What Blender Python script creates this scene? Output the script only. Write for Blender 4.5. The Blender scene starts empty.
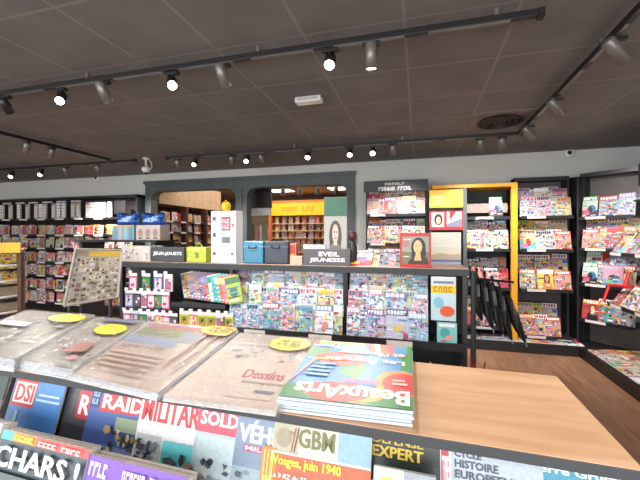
import bpy, math, random
from mathutils import Matrix, Vector
S = bpy.context.scene
COL = S.collection
R = math.radians
random.seed(7)

# ---------------------------------------------------------------- camera
H, TH, F = 1.52, R(15.6), 355.0
cs, sn = math.cos(TH), math.sin(TH)
cam = bpy.data.objects.new('camera', bpy.data.cameras.new('camera'))
COL.objects.link(cam)
cam.location = (0, 0, H)
cam.rotation_euler = (R(90), 0, TH)
cam.data.sensor_width = 36
cam.data.lens = F / 640 * 36
cam.data.shift_y = -3 / 640
cam.data.clip_start = 0.02
S.camera = cam

# ---------------------------------------------------------------- world, added fill light, exposure
w = bpy.data.worlds.new('world'); S.world = w; w.use_nodes = True
w.node_tree.nodes['Background'].inputs[0].default_value = (0.86, 0.93, 1.0, 1)
w.node_tree.nodes['Background'].inputs[1].default_value = 1.0
S.view_settings.view_transform = 'Standard'
S.view_settings.look = 'None'
S.view_settings.gamma = 1
S.view_settings.use_curve_mapping = False
S.view_settings.exposure = 0.7
SPOT_W = 66.0

def area(name, loc, rot, sx, sy, power, col):
    l = bpy.data.lights.new(name, 'AREA'); l.shape = 'RECTANGLE'; l.size = sx; l.size_y = sy
    l.energy = power; l.color = col
    o = bpy.data.objects.new(name, l); o.location = loc; o.rotation_euler = rot; COL.objects.link(o)
    return o
# added fill light behind the camera, standing in for unseen shop-front daylight
area('rear_fill_light', (-2.5, -2.9, 1.5), (R(90), 0, 0), 10, 2.3, 190, (1.0, 0.97, 0.93))

# ---------------------------------------------------------------- photo geometry
def X(u, Y):
    t = (u - 320) / F
    return Y * (t * cs - sn) / (cs + t * sn)
def dep(x, y): return -x * sn + y * cs
def Z(u, v, Y):
    x = X(u, Y)
    return H - (v - 237) * dep(x, Y) / F
def at(u, v, Y): return Vector((X(u, Y), Y, Z(u, v, Y)))
def atd(u, v, d):
    r = (u - 320) / F * d
    return Vector((r * cs - d * sn, r * sn + d * cs, H - (v - 237) * d / F))
def atz(u, v, z):
    return atd(u, v, F * (H - z) / (v - 237))

# ---------------------------------------------------------------- colours and materials
def lin(c):
    if isinstance(c, str):
        c = tuple(int(c[i:i + 2], 16) / 255 for i in (0, 2, 4))
    return tuple((x / 12.92 if x <= .04045 else ((x + .055) / 1.055) ** 2.4) for x in c) + (1.0,)
MATS = {}
def nm(name):
    m = bpy.data.materials.new(name); m.use_nodes = True
    nt = m.node_tree
    return m, nt, nt.nodes['Principled BSDF']
def mat(name, c, rough=.5, metal=0, var=.12, scale=9, bump=0):
    if name in MATS: return MATS[name]
    m, nt, b = nm(name)
    N = nt.nodes.new; L = nt.links.new
    tc = N('ShaderNodeTexCoord'); no = N('ShaderNodeTexNoise'); no.inputs['Scale'].default_value = scale
    no.inputs['Detail'].default_value = 4
    L(tc.outputs['Object'], no.inputs['Vector'])
    mr = N('ShaderNodeMapRange'); mr.inputs[1].default_value = .3; mr.inputs[2].default_value = .7
    mr.inputs[3].default_value = 1 - var; mr.inputs[4].default_value = 1 + var
    L(no.outputs['Fac'], mr.inputs[0])
    mx = N('ShaderNodeVectorMath'); mx.operation = 'SCALE'
    mx.inputs[0].default_value = lin(c)[:3]
    L(mr.outputs[0], mx.inputs['Scale']); L(mx.outputs[0], b.inputs['Base Color'])
    b.inputs['Roughness'].default_value = rough; b.inputs['Metallic'].default_value = metal
    if bump:
        bp = N('ShaderNodeBump'); bp.inputs['Strength'].default_value = bump
        bp.inputs['Distance'].default_value = .005
        L(no.outputs['Fac'], bp.inputs['Height']); L(bp.outputs[0], b.inputs['Normal'])
    MATS[name] = m
    return m
def glow(name, c, s):
    if name in MATS: return MATS[name]
    m, nt, b = nm(name)
    b.inputs['Base Color'].default_value = lin(c)
    b.inputs['Emission Color'].default_value = lin(c); b.inputs['Emission Strength'].default_value = s
    MATS[name] = m
    return m
def m_print():
    m, nt, b = nm('printed_paper')
    a = nt.nodes.new('ShaderNodeVertexColor'); a.layer_name = 'Col'
    no = nt.nodes.new('ShaderNodeTexNoise'); no.inputs['Scale'].default_value = 110
    tc = nt.nodes.new('ShaderNodeTexCoord'); nt.links.new(tc.outputs['Object'], no.inputs['Vector'])
    mr = nt.nodes.new('ShaderNodeMapRange'); mr.inputs[1].default_value = .35; mr.inputs[2].default_value = .65
    mr.inputs[3].default_value = .92; mr.inputs[4].default_value = 1.06
    nt.links.new(no.outputs['Fac'], mr.inputs[0])
    mx = nt.nodes.new('ShaderNodeVectorMath'); mx.operation = 'SCALE'
    nt.links.new(a.outputs[0], mx.inputs[0]); nt.links.new(mr.outputs[0], mx.inputs['Scale'])
    nt.links.new(mx.outputs[0], b.inputs['Base Color'])
    b.inputs['Roughness'].default_value = .38
    return m
PRINT = m_print()
BLACK = mat('black_metal', '17171a', .45)
CHAR = mat('charcoal_laminate', '2c3033', .5)
DGREY = mat('dark_grey_edge', '3f4347', .5)
FRAME = mat('grey_green_paint', '4c5558', .5, scale=3)
SHELF = mat('dark_shelf_metal', '232427', .4)
BACKP = mat('grey_back_panel', '55504e', .6)
STRIP = mat('pale_price_strip', 'cfcac4', .4)
YEL = mat('yellow_laminate', 'e09a1c', .45)
WHITE = mat('white_plastic', 'dcdcdc', .35)
SILVER = mat('brushed_grey_metal', '8a8a8a', .35, .7)
TAN = mat('tan_board', 'b49a80', .7)
def wood(name, c1, c2, sx, sy, rough, planks=0):
    m, nt, b = nm(name); N = nt.nodes.new; L = nt.links.new
    tc = N('ShaderNodeTexCoord'); mp = N('ShaderNodeMapping'); mp.inputs['Scale'].default_value = (sx, sy, 1)
    L(tc.outputs['Object'], mp.inputs[0])
    no = N('ShaderNodeTexNoise'); no.inputs['Scale'].default_value = 2.2; no.inputs['Detail'].default_value = 7
    no.inputs['Distortion'].default_value = .8
    L(mp.outputs[0], no.inputs['Vector'])
    cr = N('ShaderNodeValToRGB'); cr.color_ramp.elements[0].position = .35; cr.color_ramp.elements[1].position = .65
    cr.color_ramp.elements[0].color = lin(c1); cr.color_ramp.elements[1].color = lin(c2)
    L(no.outputs['Fac'], cr.inputs[0])
    out = cr.outputs[0]
    if planks:
        br = N('ShaderNodeTexBrick'); br.inputs['Scale'].default_value = 1
        br.inputs['Brick Width'].default_value = 1.3; br.inputs['Row Height'].default_value = .2
        br.inputs['Mortar Size'].default_value = .003
        br.inputs['Color1'].default_value = (1, 1, 1, 1); br.inputs['Color2'].default_value = (.88, .88, .88, 1)
        br.inputs['Mortar'].default_value = (.6, .6, .6, 1)
        mp2 = N('ShaderNodeMapping'); mp2.inputs['Rotation'].default_value = (0, 0, R(90))
        L(tc.outputs['Object'], mp2.inputs[0]); L(mp2.outputs[0], br.inputs['Vector'])
        mm = N('ShaderNodeMixRGB'); mm.blend_type = 'MULTIPLY'; mm.inputs[0].default_value = 1
        L(out, mm.inputs[1]); L(br.outputs[0], mm.inputs[2]); out = mm.outputs[0]
    L(out, b.inputs['Base Color']); b.inputs['Roughness'].default_value = rough
    return m
WTOP = wood('beech_worktop', 'cb9d76', 'dfb591', 1.4, 9, .42)
FLOORM = wood('brown_plank_floor', '866049', 'a57c5e', 7, 1.0, .35, 1)
def m_ceiling():
    m, nt, b = nm('dark_ceiling_tiles'); N = nt.nodes.new; L = nt.links.new
    tc = N('ShaderNodeTexCoord'); sep = N('ShaderNodeSeparateXYZ'); L(tc.outputs['Object'], sep.inputs[0])
    def line(o, off, per, wd):
        a = N('ShaderNodeMath'); a.operation = 'SUBTRACT'; L(o, a.inputs[0]); a.inputs[1].default_value = off - 30 * per
        d = N('ShaderNodeMath'); d.operation = 'DIVIDE'; L(a.outputs[0], d.inputs[0]); d.inputs[1].default_value = per
        f = N('ShaderNodeMath'); f.operation = 'FRACT'; L(d.outputs[0], f.inputs[0])
        g = N('ShaderNodeMath'); g.operation = 'LESS_THAN'; L(f.outputs[0], g.inputs[0]); g.inputs[1].default_value = wd
        return g.outputs[0]
    lx = line(sep.outputs[0], .51, .6, .03); ly = line(sep.outputs[1], 2.66, .61, .03)
    mx = N('ShaderNodeMath'); mx.operation = 'MAXIMUM'; L(lx, mx.inputs[0]); L(ly, mx.inputs[1])
    no = N('ShaderNodeTexNoise'); no.inputs['Scale'].default_value = 3; no.inputs['Detail'].default_value = 6
    L(tc.outputs['Object'], no.inputs['Vector'])
    cr = N('ShaderNodeValToRGB'); cr.color_ramp.elements[0].position = .3; cr.color_ramp.elements[1].position = .7
    cr.color_ramp.elements[0].color = lin('686768'); cr.color_ramp.elements[1].color = lin('777676')
    L(no.outputs['Fac'], cr.inputs[0])
    mi = N('ShaderNodeMixRGB'); L(mx.outputs[0], mi.inputs[0]); L(cr.outputs[0], mi.inputs[1])
    mi.inputs[2].default_value = lin('84817e')
    L(mi.outputs[0], b.inputs['Base Color']); b.inputs['Roughness'].default_value = .75
    return m
CEIL = m_ceiling()
WALL = mat('pale_grey_green_wall_paint', 'c9cbc7', .7, var=.03, scale=1.5)
def m_film():
    m = bpy.data.materials.new('clear_wrapping_film'); m.use_nodes = True
    nt = m.node_tree; nt.nodes.clear(); N = nt.nodes.new; L = nt.links.new
    out = N('ShaderNodeOutputMaterial'); mix = N('ShaderNodeMixShader'); t = N('ShaderNodeBsdfTransparent')
    g = N('ShaderNodeBsdfGlossy'); g.inputs['Roughness'].default_value = .1
    lw = N('ShaderNodeLayerWeight'); lw.inputs[0].default_value = .35
    mr = N('ShaderNodeMapRange'); mr.inputs[3].default_value = .08; mr.inputs[4].default_value = .4
    L(lw.outputs['Facing'], mr.inputs[0]); L(mr.outputs[0], mix.inputs[0])
    L(t.outputs[0], mix.inputs[1]); L(g.outputs[0], mix.inputs[2]); L(mix.outputs[0], out.inputs[0])
    tc = N('ShaderNodeTexCoord'); no = N('ShaderNodeTexNoise'); no.inputs['Scale'].default_value = 26
    no.inputs['Detail'].default_value = 5; no.inputs['Distortion'].default_value = 1.5
    L(tc.outputs['Object'], no.inputs['Vector'])
    b = N('ShaderNodeBump'); b.inputs['Strength'].default_value = .9; b.inputs['Distance'].default_value = .03
    L(no.outputs['Fac'], b.inputs['Height']); L(b.outputs[0], g.inputs['Normal'])
    return m
FILM = m_film()

# ---------------------------------------------------------------- mesh builder
class MB:
    def __init__(s): s.v = []; s.f = []; s.c = []; s.M = Matrix.Identity(4)
    def add(s, vs, fs, col='ffffff'):
        n = len(s.v); c = lin(col) if not (isinstance(col, tuple) and len(col) == 4) else col
        s.v += [tuple(s.M @ Vector(p)) for p in vs]
        for f in fs: s.f.append([n + i for i in f]); s.c.append(c)
        return s
    def box(s, x0, x1, y0, y1, z0, z1, col='ffffff'):
        return s.add([(x0, y0, z0), (x1, y0, z0), (x1, y1, z0), (x0, y1, z0), (x0, y0, z1), (x1, y0, z1), (x1, y1, z1), (x0, y1, z1)],
                     [(0, 3, 2, 1), (4, 5, 6, 7), (0, 1, 5, 4), (1, 2, 6, 5), (2, 3, 7, 6), (3, 0, 4, 7)], col)
    def prism(s, pts, z0, z1, col='ffffff'):
        n = len(pts)
        vs = [(p[0], p[1], z0) for p in pts] + [(p[0], p[1], z1) for p in pts]
        return s.add(vs, [tuple(range(n - 1, -1, -1)), tuple(range(n, 2 * n))] + [(i, (i + 1) % n, n + (i + 1) % n, n + i) for i in range(n)], col)
    def lathe(s, prof, seg=16, col='ffffff'):
        vs = []; fs = []
        for r, z in prof:
            for k in range(seg): a = 2 * math.pi * k / seg; vs.append((r * math.cos(a), r * math.sin(a), z))
        for i in range(len(prof) - 1):
            for k in range(seg):
                fs.append((i * seg + k, i * seg + (k + 1) % seg, (i + 1) * seg + (k + 1) % seg, (i + 1) * seg + k))
        fs.append(tuple(range(seg - 1, -1, -1))); fs.append(tuple((len(prof) - 1) * seg + k for k in range(seg)))
        return s.add(vs, fs, col)
    def tube(s, pts, r, seg=8, col='ffffff'):
        pts = [Vector(p) for p in pts]; vs = []; fs = []
        for i, p in enumerate(pts):
            t = (pts[min(i + 1, len(pts) - 1)] - pts[max(i - 1, 0)]).normalized()
            a = t.orthogonal().normalized() if i == 0 else (a - t * a.dot(t)).normalized()
            b = t.cross(a); rr = r[i] if isinstance(r, (list, tuple)) else r
            for k in range(seg):
                q = 2 * math.pi * k / seg; vs.append(p + (a * math.cos(q) + b * math.sin(q)) * rr)
        for i in range(len(pts) - 1):
            for k in range(seg):
                fs.append((i * seg + k, i * seg + (k + 1) % seg, (i + 1) * seg + (k + 1) % seg, (i + 1) * seg + k))
        fs.append(tuple(range(seg - 1, -1, -1))); fs.append(tuple((len(pts) - 1) * seg + k for k in range(seg)))
        return s.add(vs, fs, col)
    def mesh(s, name, m):
        me = bpy.data.meshes.new(name); me.from_pydata(s.v, [], s.f)
        ca = me.color_attributes.new('Col', 'FLOAT_COLOR', 'CORNER')
        buf = []
        for f, c in zip(s.f, s.c): buf += list(c) * len(f)
        ca.data.foreach_set('color', buf)
        me.materials.append(m); me.update()
        return me
    def obj(s, name, m, parent=None, loc=None, rot=None, bevel=0, smooth=False):
        o = bpy.data.objects.new(name, s.mesh(name, m)); COL.objects.link(o)
        if parent: o.parent = parent
        if loc is not None: o.location = loc
        if rot is not None: o.rotation_euler = rot
        if bevel:
            b = o.modifiers.new('bevel', 'BEVEL'); b.width = bevel; b.segments = 2; b.limit_method = 'ANGLE'
        if smooth:
            for p in o.data.polygons: p.use_smooth = len(p.vertices) == 4
        return o
USED = set()
def tag(o, label, cat, group=None, kind=None):
    if label: o['label'] = label
    if cat: o['category'] = cat
    if group: o['group'] = group
    if kind: o['kind'] = kind
    return o
def thing(name, label, cat, loc=(0, 0, 0), rz=0, group=None):
    o = bpy.data.objects.new(name, None); COL.objects.link(o)
    o.location = loc; o.rotation_euler = (0, 0, rz); o.empty_display_size = .1
    return tag(o, label, cat, group)
def struct(name, mb, m):
    o = mb.obj(name, m); o['kind'] = 'structure'; return o

TCACHE = {}
def text_geo(s):
    if s in TCACHE: return TCACHE[s]
    c = bpy.data.curves.new('t', 'FONT'); c.body = s; c.size = 1; c.offset = .018; c.resolution_u = 2
    o = bpy.data.objects.new('t', c); COL.objects.link(o)
    dg = bpy.context.evaluated_depsgraph_get(); dg.update()
    e = o.evaluated_get(dg); me = e.to_mesh()
    vs = [(v.co.x, v.co.y) for v in me.vertices]; fs = [tuple(p.vertices) for p in me.polygons]
    e.to_mesh_clear(); bpy.data.objects.remove(o); bpy.data.curves.remove(c)
    x0 = min(v[0] for v in vs); x1 = max(v[0] for v in vs); y0 = min(v[1] for v in vs); y1 = max(v[1] for v in vs)
    vs = [((x - x0) / (x1 - x0), (y - y0) / (y1 - y0)) for x, y in vs]
    TCACHE[s] = (vs, fs)
    return TCACHE[s]

class Sheet:
    """printed art in the plane x right, z up, facing -y; later items lie on top of earlier ones"""
    def __init__(s, mb, w, h, y=0): s.mb = mb; s.w = w; s.h = h; s.y = y; s.n = 0
    def _y(s): s.n += 1; return s.y - .0002 * s.n
    def poly(s, pts, col):
        y = s._y(); s.mb.add([(min(1, max(0, p[0])) * s.w, y, min(1, max(0, p[1])) * s.h) for p in pts], [tuple(range(len(pts)))], col)
    def rect(s, x0, z0, x1, z1, col): s.poly([(x0, z0), (x1, z0), (x1, z1), (x0, z1)], col)
    def disc(s, cx, cz, rx, rz, col, n=16, a0=0):
        s.poly([(cx + rx * math.cos(a0 + 2 * math.pi * k / n), cz + rz * math.sin(a0 + 2 * math.pi * k / n)) for k in range(n)], col)
    def marks(s, n, x0, z0, x1, z1, col):
        r_ = random.Random(int(n * 7 + x0 * 100)); cw = (x1 - x0) / n; h = z1 - z0
        for k in range(n):
            if n > 6 and k == n // 2: continue
            a = x0 + k * cw
            s.rect(a, z0, a + cw * .28, z1, col)
            if r_.random() < .7: s.rect(a, z1 - h * .3, a + cw * .78, z1, col)
            if r_.random() < .6: s.rect(a, z0, a + cw * .78, z0 + h * .28, col)
            if r_.random() < .5: s.rect(a + cw * .5, z0, a + cw * .78, z1, col)
    def text(s, t, x0, z0, x1, z1, col, skew=0, rot180=False):
        vs, fs = text_geo(t); y = s._y(); out = []
        for a, b in vs:
            if rot180: a, b = 1 - a, 1 - b
            out.append(((x0 + a * (x1 - x0) + skew * b) * s.w, y, (z0 + b * (z1 - z0)) * s.h))
        s.mb.add(out, fs, col)
        if abs(z1 - z0) * s.h > .01:                     # heavier strokes for large lettering
            y2 = s._y(); k = abs(z1 - z0) * s.h * .05
            s.mb.add([(a + k, y2, b) for a, _, b in out], fs, col)

# ---------------------------------------------------------------- magazine covers (many small printed shapes)
PAL = {
 'kids': [('pale blue', 'b0c4da'), ('pale pink', 'd4b0c0'), ('white', 'd2d6de'), ('pale yellow', 'd0c48c'), ('mint green', 'a4c4b4'), ('sky blue', '9cc0d8'), ('lilac', 'c0b6d4'), ('pale lime', 'bcca9c'), ('off-white', 'c0c8d6'), ('pale turquoise', '78b0b8'), ('cream', 'c8b898'), ('rose red', 'c88890'), ('silver', 'c4c8d0'), ('milky white', 'dadce0')],
 'women': [('pale pink', 'd4aea8'), ('cream', 'd2c0ae'), ('peach', 'd0a088'), ('pink', 'c87c8a'), ('white', 'd2ccc8'), ('red', 'c03a44'), ('pale rose', 'dfb0b0'), ('beige', 'cfb8a2')],
 'news': [('cream', 'ccc0a0'), ('orange', 'c87a40'), ('white', 'ccc8c4'), ('pink', 'c89490'), ('brick red', 'b05040'), ('yellow', 'd9b84e'), ('beige', 'cbb89c'), ('pale green', 'b4bf98'), ('lilac', 'a596ac')],
 'tech': [('pale blue', '90a4b8'), ('white', 'c4c6ca'), ('grey', '9aa0a6'), ('teal', '5d98a0'), ('cream', 'dad2c0'), ('pink', 'cf94a8'), ('red', 'b63c40'), ('pale yellow', 'd8cf96')],
 'goods': [('pink', 'd98c98'), ('red', 'c0333c'), ('white', 'dcd4d0'), ('peach', 'd8a48c'), ('black', '2a2425'), ('yellow', 'd8b53c'), ('beige', 'c2ab95')],
}
ACC = ['f4f4f4', '202028', 'c62e38', 'e9c53a', '2f6fb0', '3f9a5a', 'e58a2e', '7a4a8c', 'd76a94', '58b6d0']
SKIN = ['e2b89a', 'c98f6e', 'f0cfb4']
def cover(name, w, h, t, pal, rnd, idx):
    cname, bg = PAL[pal][idx % len(PAL[pal])]
    mb = MB(); mb.box(-w / 2, w / 2, 0, t, 0, h, 'd8d4cc')
    mb.M = Matrix.Translation((-w / 2, 0, 0))
    s = Sheet(mb, w, h, 0)
    s.rect(0, 0, 1, 1, bg)
    A = lambda: rnd.choice(ACC)
    SOFT = ['a4b8d4', '6f90c0', 'cc8ca8', '74ac8c', 'd0b850', '7c68a8', '4490b0', 'b84c60', 'd8dce4', '40588c', 'c08450', '2c3450', '5a7a9c', '8a9cb8']
    if pal == 'kids' or rnd.random() < .3: A = lambda: rnd.choice(SOFT + ['e8eaf0', 'dfe2ea', 'e8e4ea'])
    motif = rnd.choice({'kids': ['busy', 'busy', 'busy', 'busy', 'blobs'], 'women': ['portrait', 'busy', 'busy'], 'goods': ['blobs', 'grid', 'busy', 'scene']}.get(pal, ['portrait', 'scene', 'busy', 'busy', 'busy', 'busy', 'grid']))
    if motif == 'portrait':
        cx = rnd.uniform(.4, .62); sk = rnd.choice(SKIN); hr = rnd.choice(['3a2418', '16120f', '8a5a2c', 'c79b58', '5a2a1a'])
        s.poly([(cx - .34, 0), (cx + .34, 0), (cx + .28, .32), (cx + .1, .42), (cx - .1, .42), (cx - .28, .32)], A())
        s.disc(cx, .58, .21, .21, hr); s.rect(cx - .19, .36, cx + .19, .56, hr)
        s.rect(cx - .06, .34, cx + .06, .48, sk); s.disc(cx, .56, .13, .16, sk)
        s.rect(cx - .08, .58, cx - .03, .6, '2a1a14'); s.rect(cx + .03, .58, cx + .08, .6, '2a1a14'); s.rect(cx - .04, .465, cx + .04, .485, 'b03038')
    elif motif == 'scene':
        s.rect(0, 0, 1, rnd.uniform(.25, .45), A()); s.disc(rnd.uniform(.3, .7), .4, .3, .17, A()); s.disc(rnd.uniform(.3, .7), .36, .16, .2, A())
        s.rect(.1, .12, .5, .3, A())
    elif motif == 'busy':
        DK = ['3a3034', '4a3428', '2c3440', '6a4a3c', '5a5a60']
        for k in range(38):
            a, b = rnd.uniform(.0, .88), rnd.uniform(.0, .76)
            if k % 3: s.disc(a + .06, b + .04, rnd.uniform(.03, .1), rnd.uniform(.025, .07), A() if k % 4 else rnd.choice(DK if pal != 'kids' else SOFT), 6, rnd.random())
            else: s.rect(a, b, min(.99, a + rnd.uniform(.1, .3)), b + rnd.uniform(.02, .09), A())
    elif motif == 'blobs':
        for k in range(9): s.disc(rnd.uniform(.12, .88), rnd.uniform(.1, .72), rnd.uniform(.06, .22), rnd.uniform(.05, .16), A() if k % 2 else rnd.choice(PAL[pal])[1], 9, rnd.random())
    else:
        for i in range(3):
            for j in range(4):
                s.rect(.06 + i * .31, .05 + j * .17, .33 + i * .31, .19 + j * .17, A() if rnd.random() < .6 else rnd.choice(PAL[pal])[1])
    mc = A(); tc = 'f5f5f5' if mc not in ('f4f4f4', 'e9c53a') else '8e2030'
    if rnd.random() < (.35 if pal == 'kids' else .55): s.rect(0, .8, 1, 1, mc)
    else: tc = mc
    x = .06; n = rnd.randint(4, 7); cw = .88 / n          # masthead letters as blocks
    for k in range(n):
        s.rect(x, .83, x + cw * .72, .96, tc)
        if rnd.random() < .35: s.rect(x + cw * .2, .82, x + cw * rnd.choice((.4, .72)), .9, mc if tc != mc else bg)
        x += cw
    for k in range(rnd.randint(7, 12)):                    # headline lines
        zz = rnd.uniform(.03, .76); x0 = rnd.choice([.05, .05, .5, .6]); c = A()
        s.rect(x0, zz, min(.96, x0 + rnd.uniform(.2, .4)), zz + rnd.uniform(.02, .045), c)
    return (mb.mesh(name, PRINT), cname, w, h, t)
LIB = {}
def lib(pal, n=None, w=(.165, .21), h=(.25, .29), t=(.006, .014), key=None, name='magazine'):
    key = key or pal
    if key in LIB: return LIB[key]
    rnd = random.Random(sum(map(ord, key))); n = n or len(PAL[pal]) * 2
    LIB[key] = [cover(name, rnd.uniform(*w), rnd.uniform(*h), rnd.uniform(*t), pal, rnd, i) for i in range(n)]
    return LIB[key]
ORD = ['first', 'second', 'third', 'fourth', 'fifth', 'sixth', 'seventh', 'eighth', 'ninth', 'tenth', 'eleventh', 'twelfth', 'thirteenth',
       'fourteenth', 'fifteenth', 'sixteenth', 'seventeenth', 'eighteenth', 'nineteenth', 'twentieth', 'twenty-first', 'twenty-second', 'twenty-third', 'twenty-fourth', 'twenty-fifth', 'twenty-sixth', 'twenty-seventh', 'twenty-eighth', 'twenty-ninth', 'thirtieth']
def place(mesh, name, M):
    o = bpy.data.objects.new(name, mesh); COL.objects.link(o); o.matrix_world = M; return o
def row(Mu, x0, x1, y, z, pal, pitch, lean, where, group, rnd, name='magazine', key=None, cat='magazine', skip=0, jit=.012, gap=.003, **kw):
    """magazines face out, leaning back, overlapping in two layers; Mu = frame of the rack"""
    L_ = lib(pal, key=key, name=name, **kw); last = None
    w0 = sum(q[2] for q in L_) / len(L_); n = max(1, min(30, int(round((x1 - x0 - w0) / pitch)) + 1))
    for i in range(n):
        q = rnd.randrange(len(L_))
        while q == last: q = rnd.randrange(len(L_))
        last = q
        me, cname, mw, mh, mt = L_[q]
        a = x0 + mw / 2 + (x1 - x0 - mw) * (i / (n - 1) if n > 1 else .5)
        if 0 < i < n - 1: a += rnd.uniform(-.12, .12) * pitch
        if rnd.random() < skip: continue
        yy = y + (mt_max(L_) + gap if i % 2 else 0)
        o = place(me, name, Mu @ Matrix.Translation((a, yy, z)) @ Matrix.Rotation(-lean, 4, 'X'))
        tag(o, f'{cname} {name.replace("_", " ")}, {ORD[i]} from left, {where}', cat, group)
def mt_max(L_): return max(q[4] for q in L_)
def frame(x, y, rz, z=0): return Matrix.Translation((x, y, z)) @ Matrix.Rotation(rz, 4, 'Z')

# ================================================================ SETTING
WX0, WX1, WY0, WY1, CZ = -9.4, 3.02, -3.0, 5.8, 2.75
struct('floor', MB().box(WX0 - .3, WX1 + .3, WY0, 10.6, -.1, 0), FLOORM)
struct('ceiling', MB().box(WX0, WX1, WY0, WY1 + .12, CZ, CZ + .1), CEIL)
struct('wall_right', MB().box(WX1, WX1 + .1, WY0, WY1 + .1, 0, CZ), WALL)
struct('wall_left', MB().box(WX0 - .1, WX0, WY0, WY1 + .1, 0, CZ), WALL)
# back wall with one wide opening filled by the painted window frame
OX0, OX1, OZ1 = X(147, WY1), X(355, WY1), 2.58
bw = MB().box(WX0, OX0, WY1, WY1 + .12, 0, CZ).box(OX1, WX1, WY1, WY1 + .12, 0, CZ).box(OX0, OX1, WY1, WY1 + .12, OZ1, CZ)
struct('wall_back', bw, WALL)
# window frame: header, posts, sill wall, rounded corners
y0, y1 = WY1 - .05, WY1 + .14
m1 = X(237, WY1); m2 = X(248, WY1)
wf = MB().box(OX0, OX1, y0, y1, 2.40, OZ1).box(OX0, OX0 + .13, y0, y1, .0, 2.4).box(OX1 - .13, OX1, y0, y1, 0, 2.4)
wf.box(m1, m2, y0, y1, 0, 2.4).box(OX0 + .13, m1, y0, y1, 0, .75).box(m2, OX1 - .13, y0, y1, 0, .75)
wf.box(OX0 - .02, OX1 + .02, y0 - .03, y0, 2.54, 2.6).box((m1 + m2) / 2 - .02, (m1 + m2) / 2 + .02, y0 - .02, y0, 0, 2.4)
for cx, sg in ((OX0 + .13, 1), (m1, -1), (m2, 1), (OX1 - .13, -1)):
    pts = [(cx, 0, 2.4), (cx + sg * .16, 0, 2.4), (cx + sg * .08, 0, 2.375), (cx + sg * .025, 0, 2.32), (cx, 0, 2.24)]
    n = 5; vs = [(p[0], y0, p[2]) for p in pts] + [(p[0], y1, p[2]) for p in pts]
    wf.add(vs, [tuple(range(n)), tuple(range(2 * n - 1, n - 1, -1))] + [(i, (i + 1) % n, n + (i + 1) % n, n + i) for i in range(n)])
struct('window_1', wf, FRAME)
# neighbouring room seen through the opening
BX0, BX1, BY1 = -7.6, .6, 10.4
struct('wall_far', MB().box(BX0, BX1, BY1, BY1 + .1, 0, CZ), mat('warm_back_wall', '8a7a6a', .7))
struct('wall_far_left', MB().box(BX0 - .1, BX0, WY1 + .12, BY1, 0, CZ), mat('warm_back_wall', '8a7a6a', .7))
struct('wall_far_right', MB().box(BX1, BX1 + .1, WY1 + .12, BY1, 0, CZ), mat('warm_back_wall', '8a7a6a', .7))
struct('ceiling_far', MB().box(BX0, BX1, WY1 + .12, BY1, CZ, CZ + .1), mat('far_ceiling_paint', '9c968e', .7))
area('neighbour_room_light', (-3.6, 7.9, 2.7), (0, 0, 0), 4, 3, 70, (1, .88, .7))

# ================================================================ CEILING FITTINGS
def track(name, p0, p1, label):
    p0 = Vector(p0); p1 = Vector(p1); L = (p1 - p0).length; a = math.atan2((p1 - p0).y, (p1 - p0).x)
    t = thing(name, label, 'light track', p0, a)
    MB().box(0, L, -.02, .02, -.035, 0).obj('rail', BLACK, t, bevel=.002)
    s = MB(); x = .05
    while x < L - .3:
        s.box(x, min(x + .42, L - .05), -.012, .012, -.039, -.0345); x += .55
    s.obj('conductor_strip', SILVER, t)
    MB().box(-.03, .0, -.025, .025, -.045, 0).obj('end_cap', BLACK, t); MB().box(L, L + .03, -.025, .025, -.045, 0).obj('end_cap', BLACK, t)
    x = .6
    while x < L:
        MB().box(x - .01, x + .01, -.01, .01, 0, CZ - p0.z).obj('hanger', SILVER, t); x += 1.4
    return t
TZ = 2.71
track('light_track', (-4.4, 2.1, TZ), (X(540, 2.06), 2.1, TZ), 'near black ceiling light track crossing above the newspaper counter')
track('light_track', (1.09, .6, TZ), (1.09, 4.36, TZ), 'black light track running along the right side towards the round vent')
track('light_track', (-3.6, 4.47, TZ), (1.1, 4.47, TZ), 'far black light track in front of the grey window frame')
track('light_track', (-4.53, 1.8, TZ), (-4.53, 4.3, TZ), 'black light track running away along the left side')
track('light_track', (-9.0, 4.47, TZ), (-4.2, 4.47, TZ), 'far left black light track above the product wall')
HOUS = mat('black_lamp_body', '2a2a2b', .35, .3); HOUSG = mat('grey_lamp_body', '77746f', .35, .4)
LENS = glow('lit_lamp_lens', 'fff2dc', 14); LENSD = glow('lamp_lens_aimed_away', 'fff2dc', 4)
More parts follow.
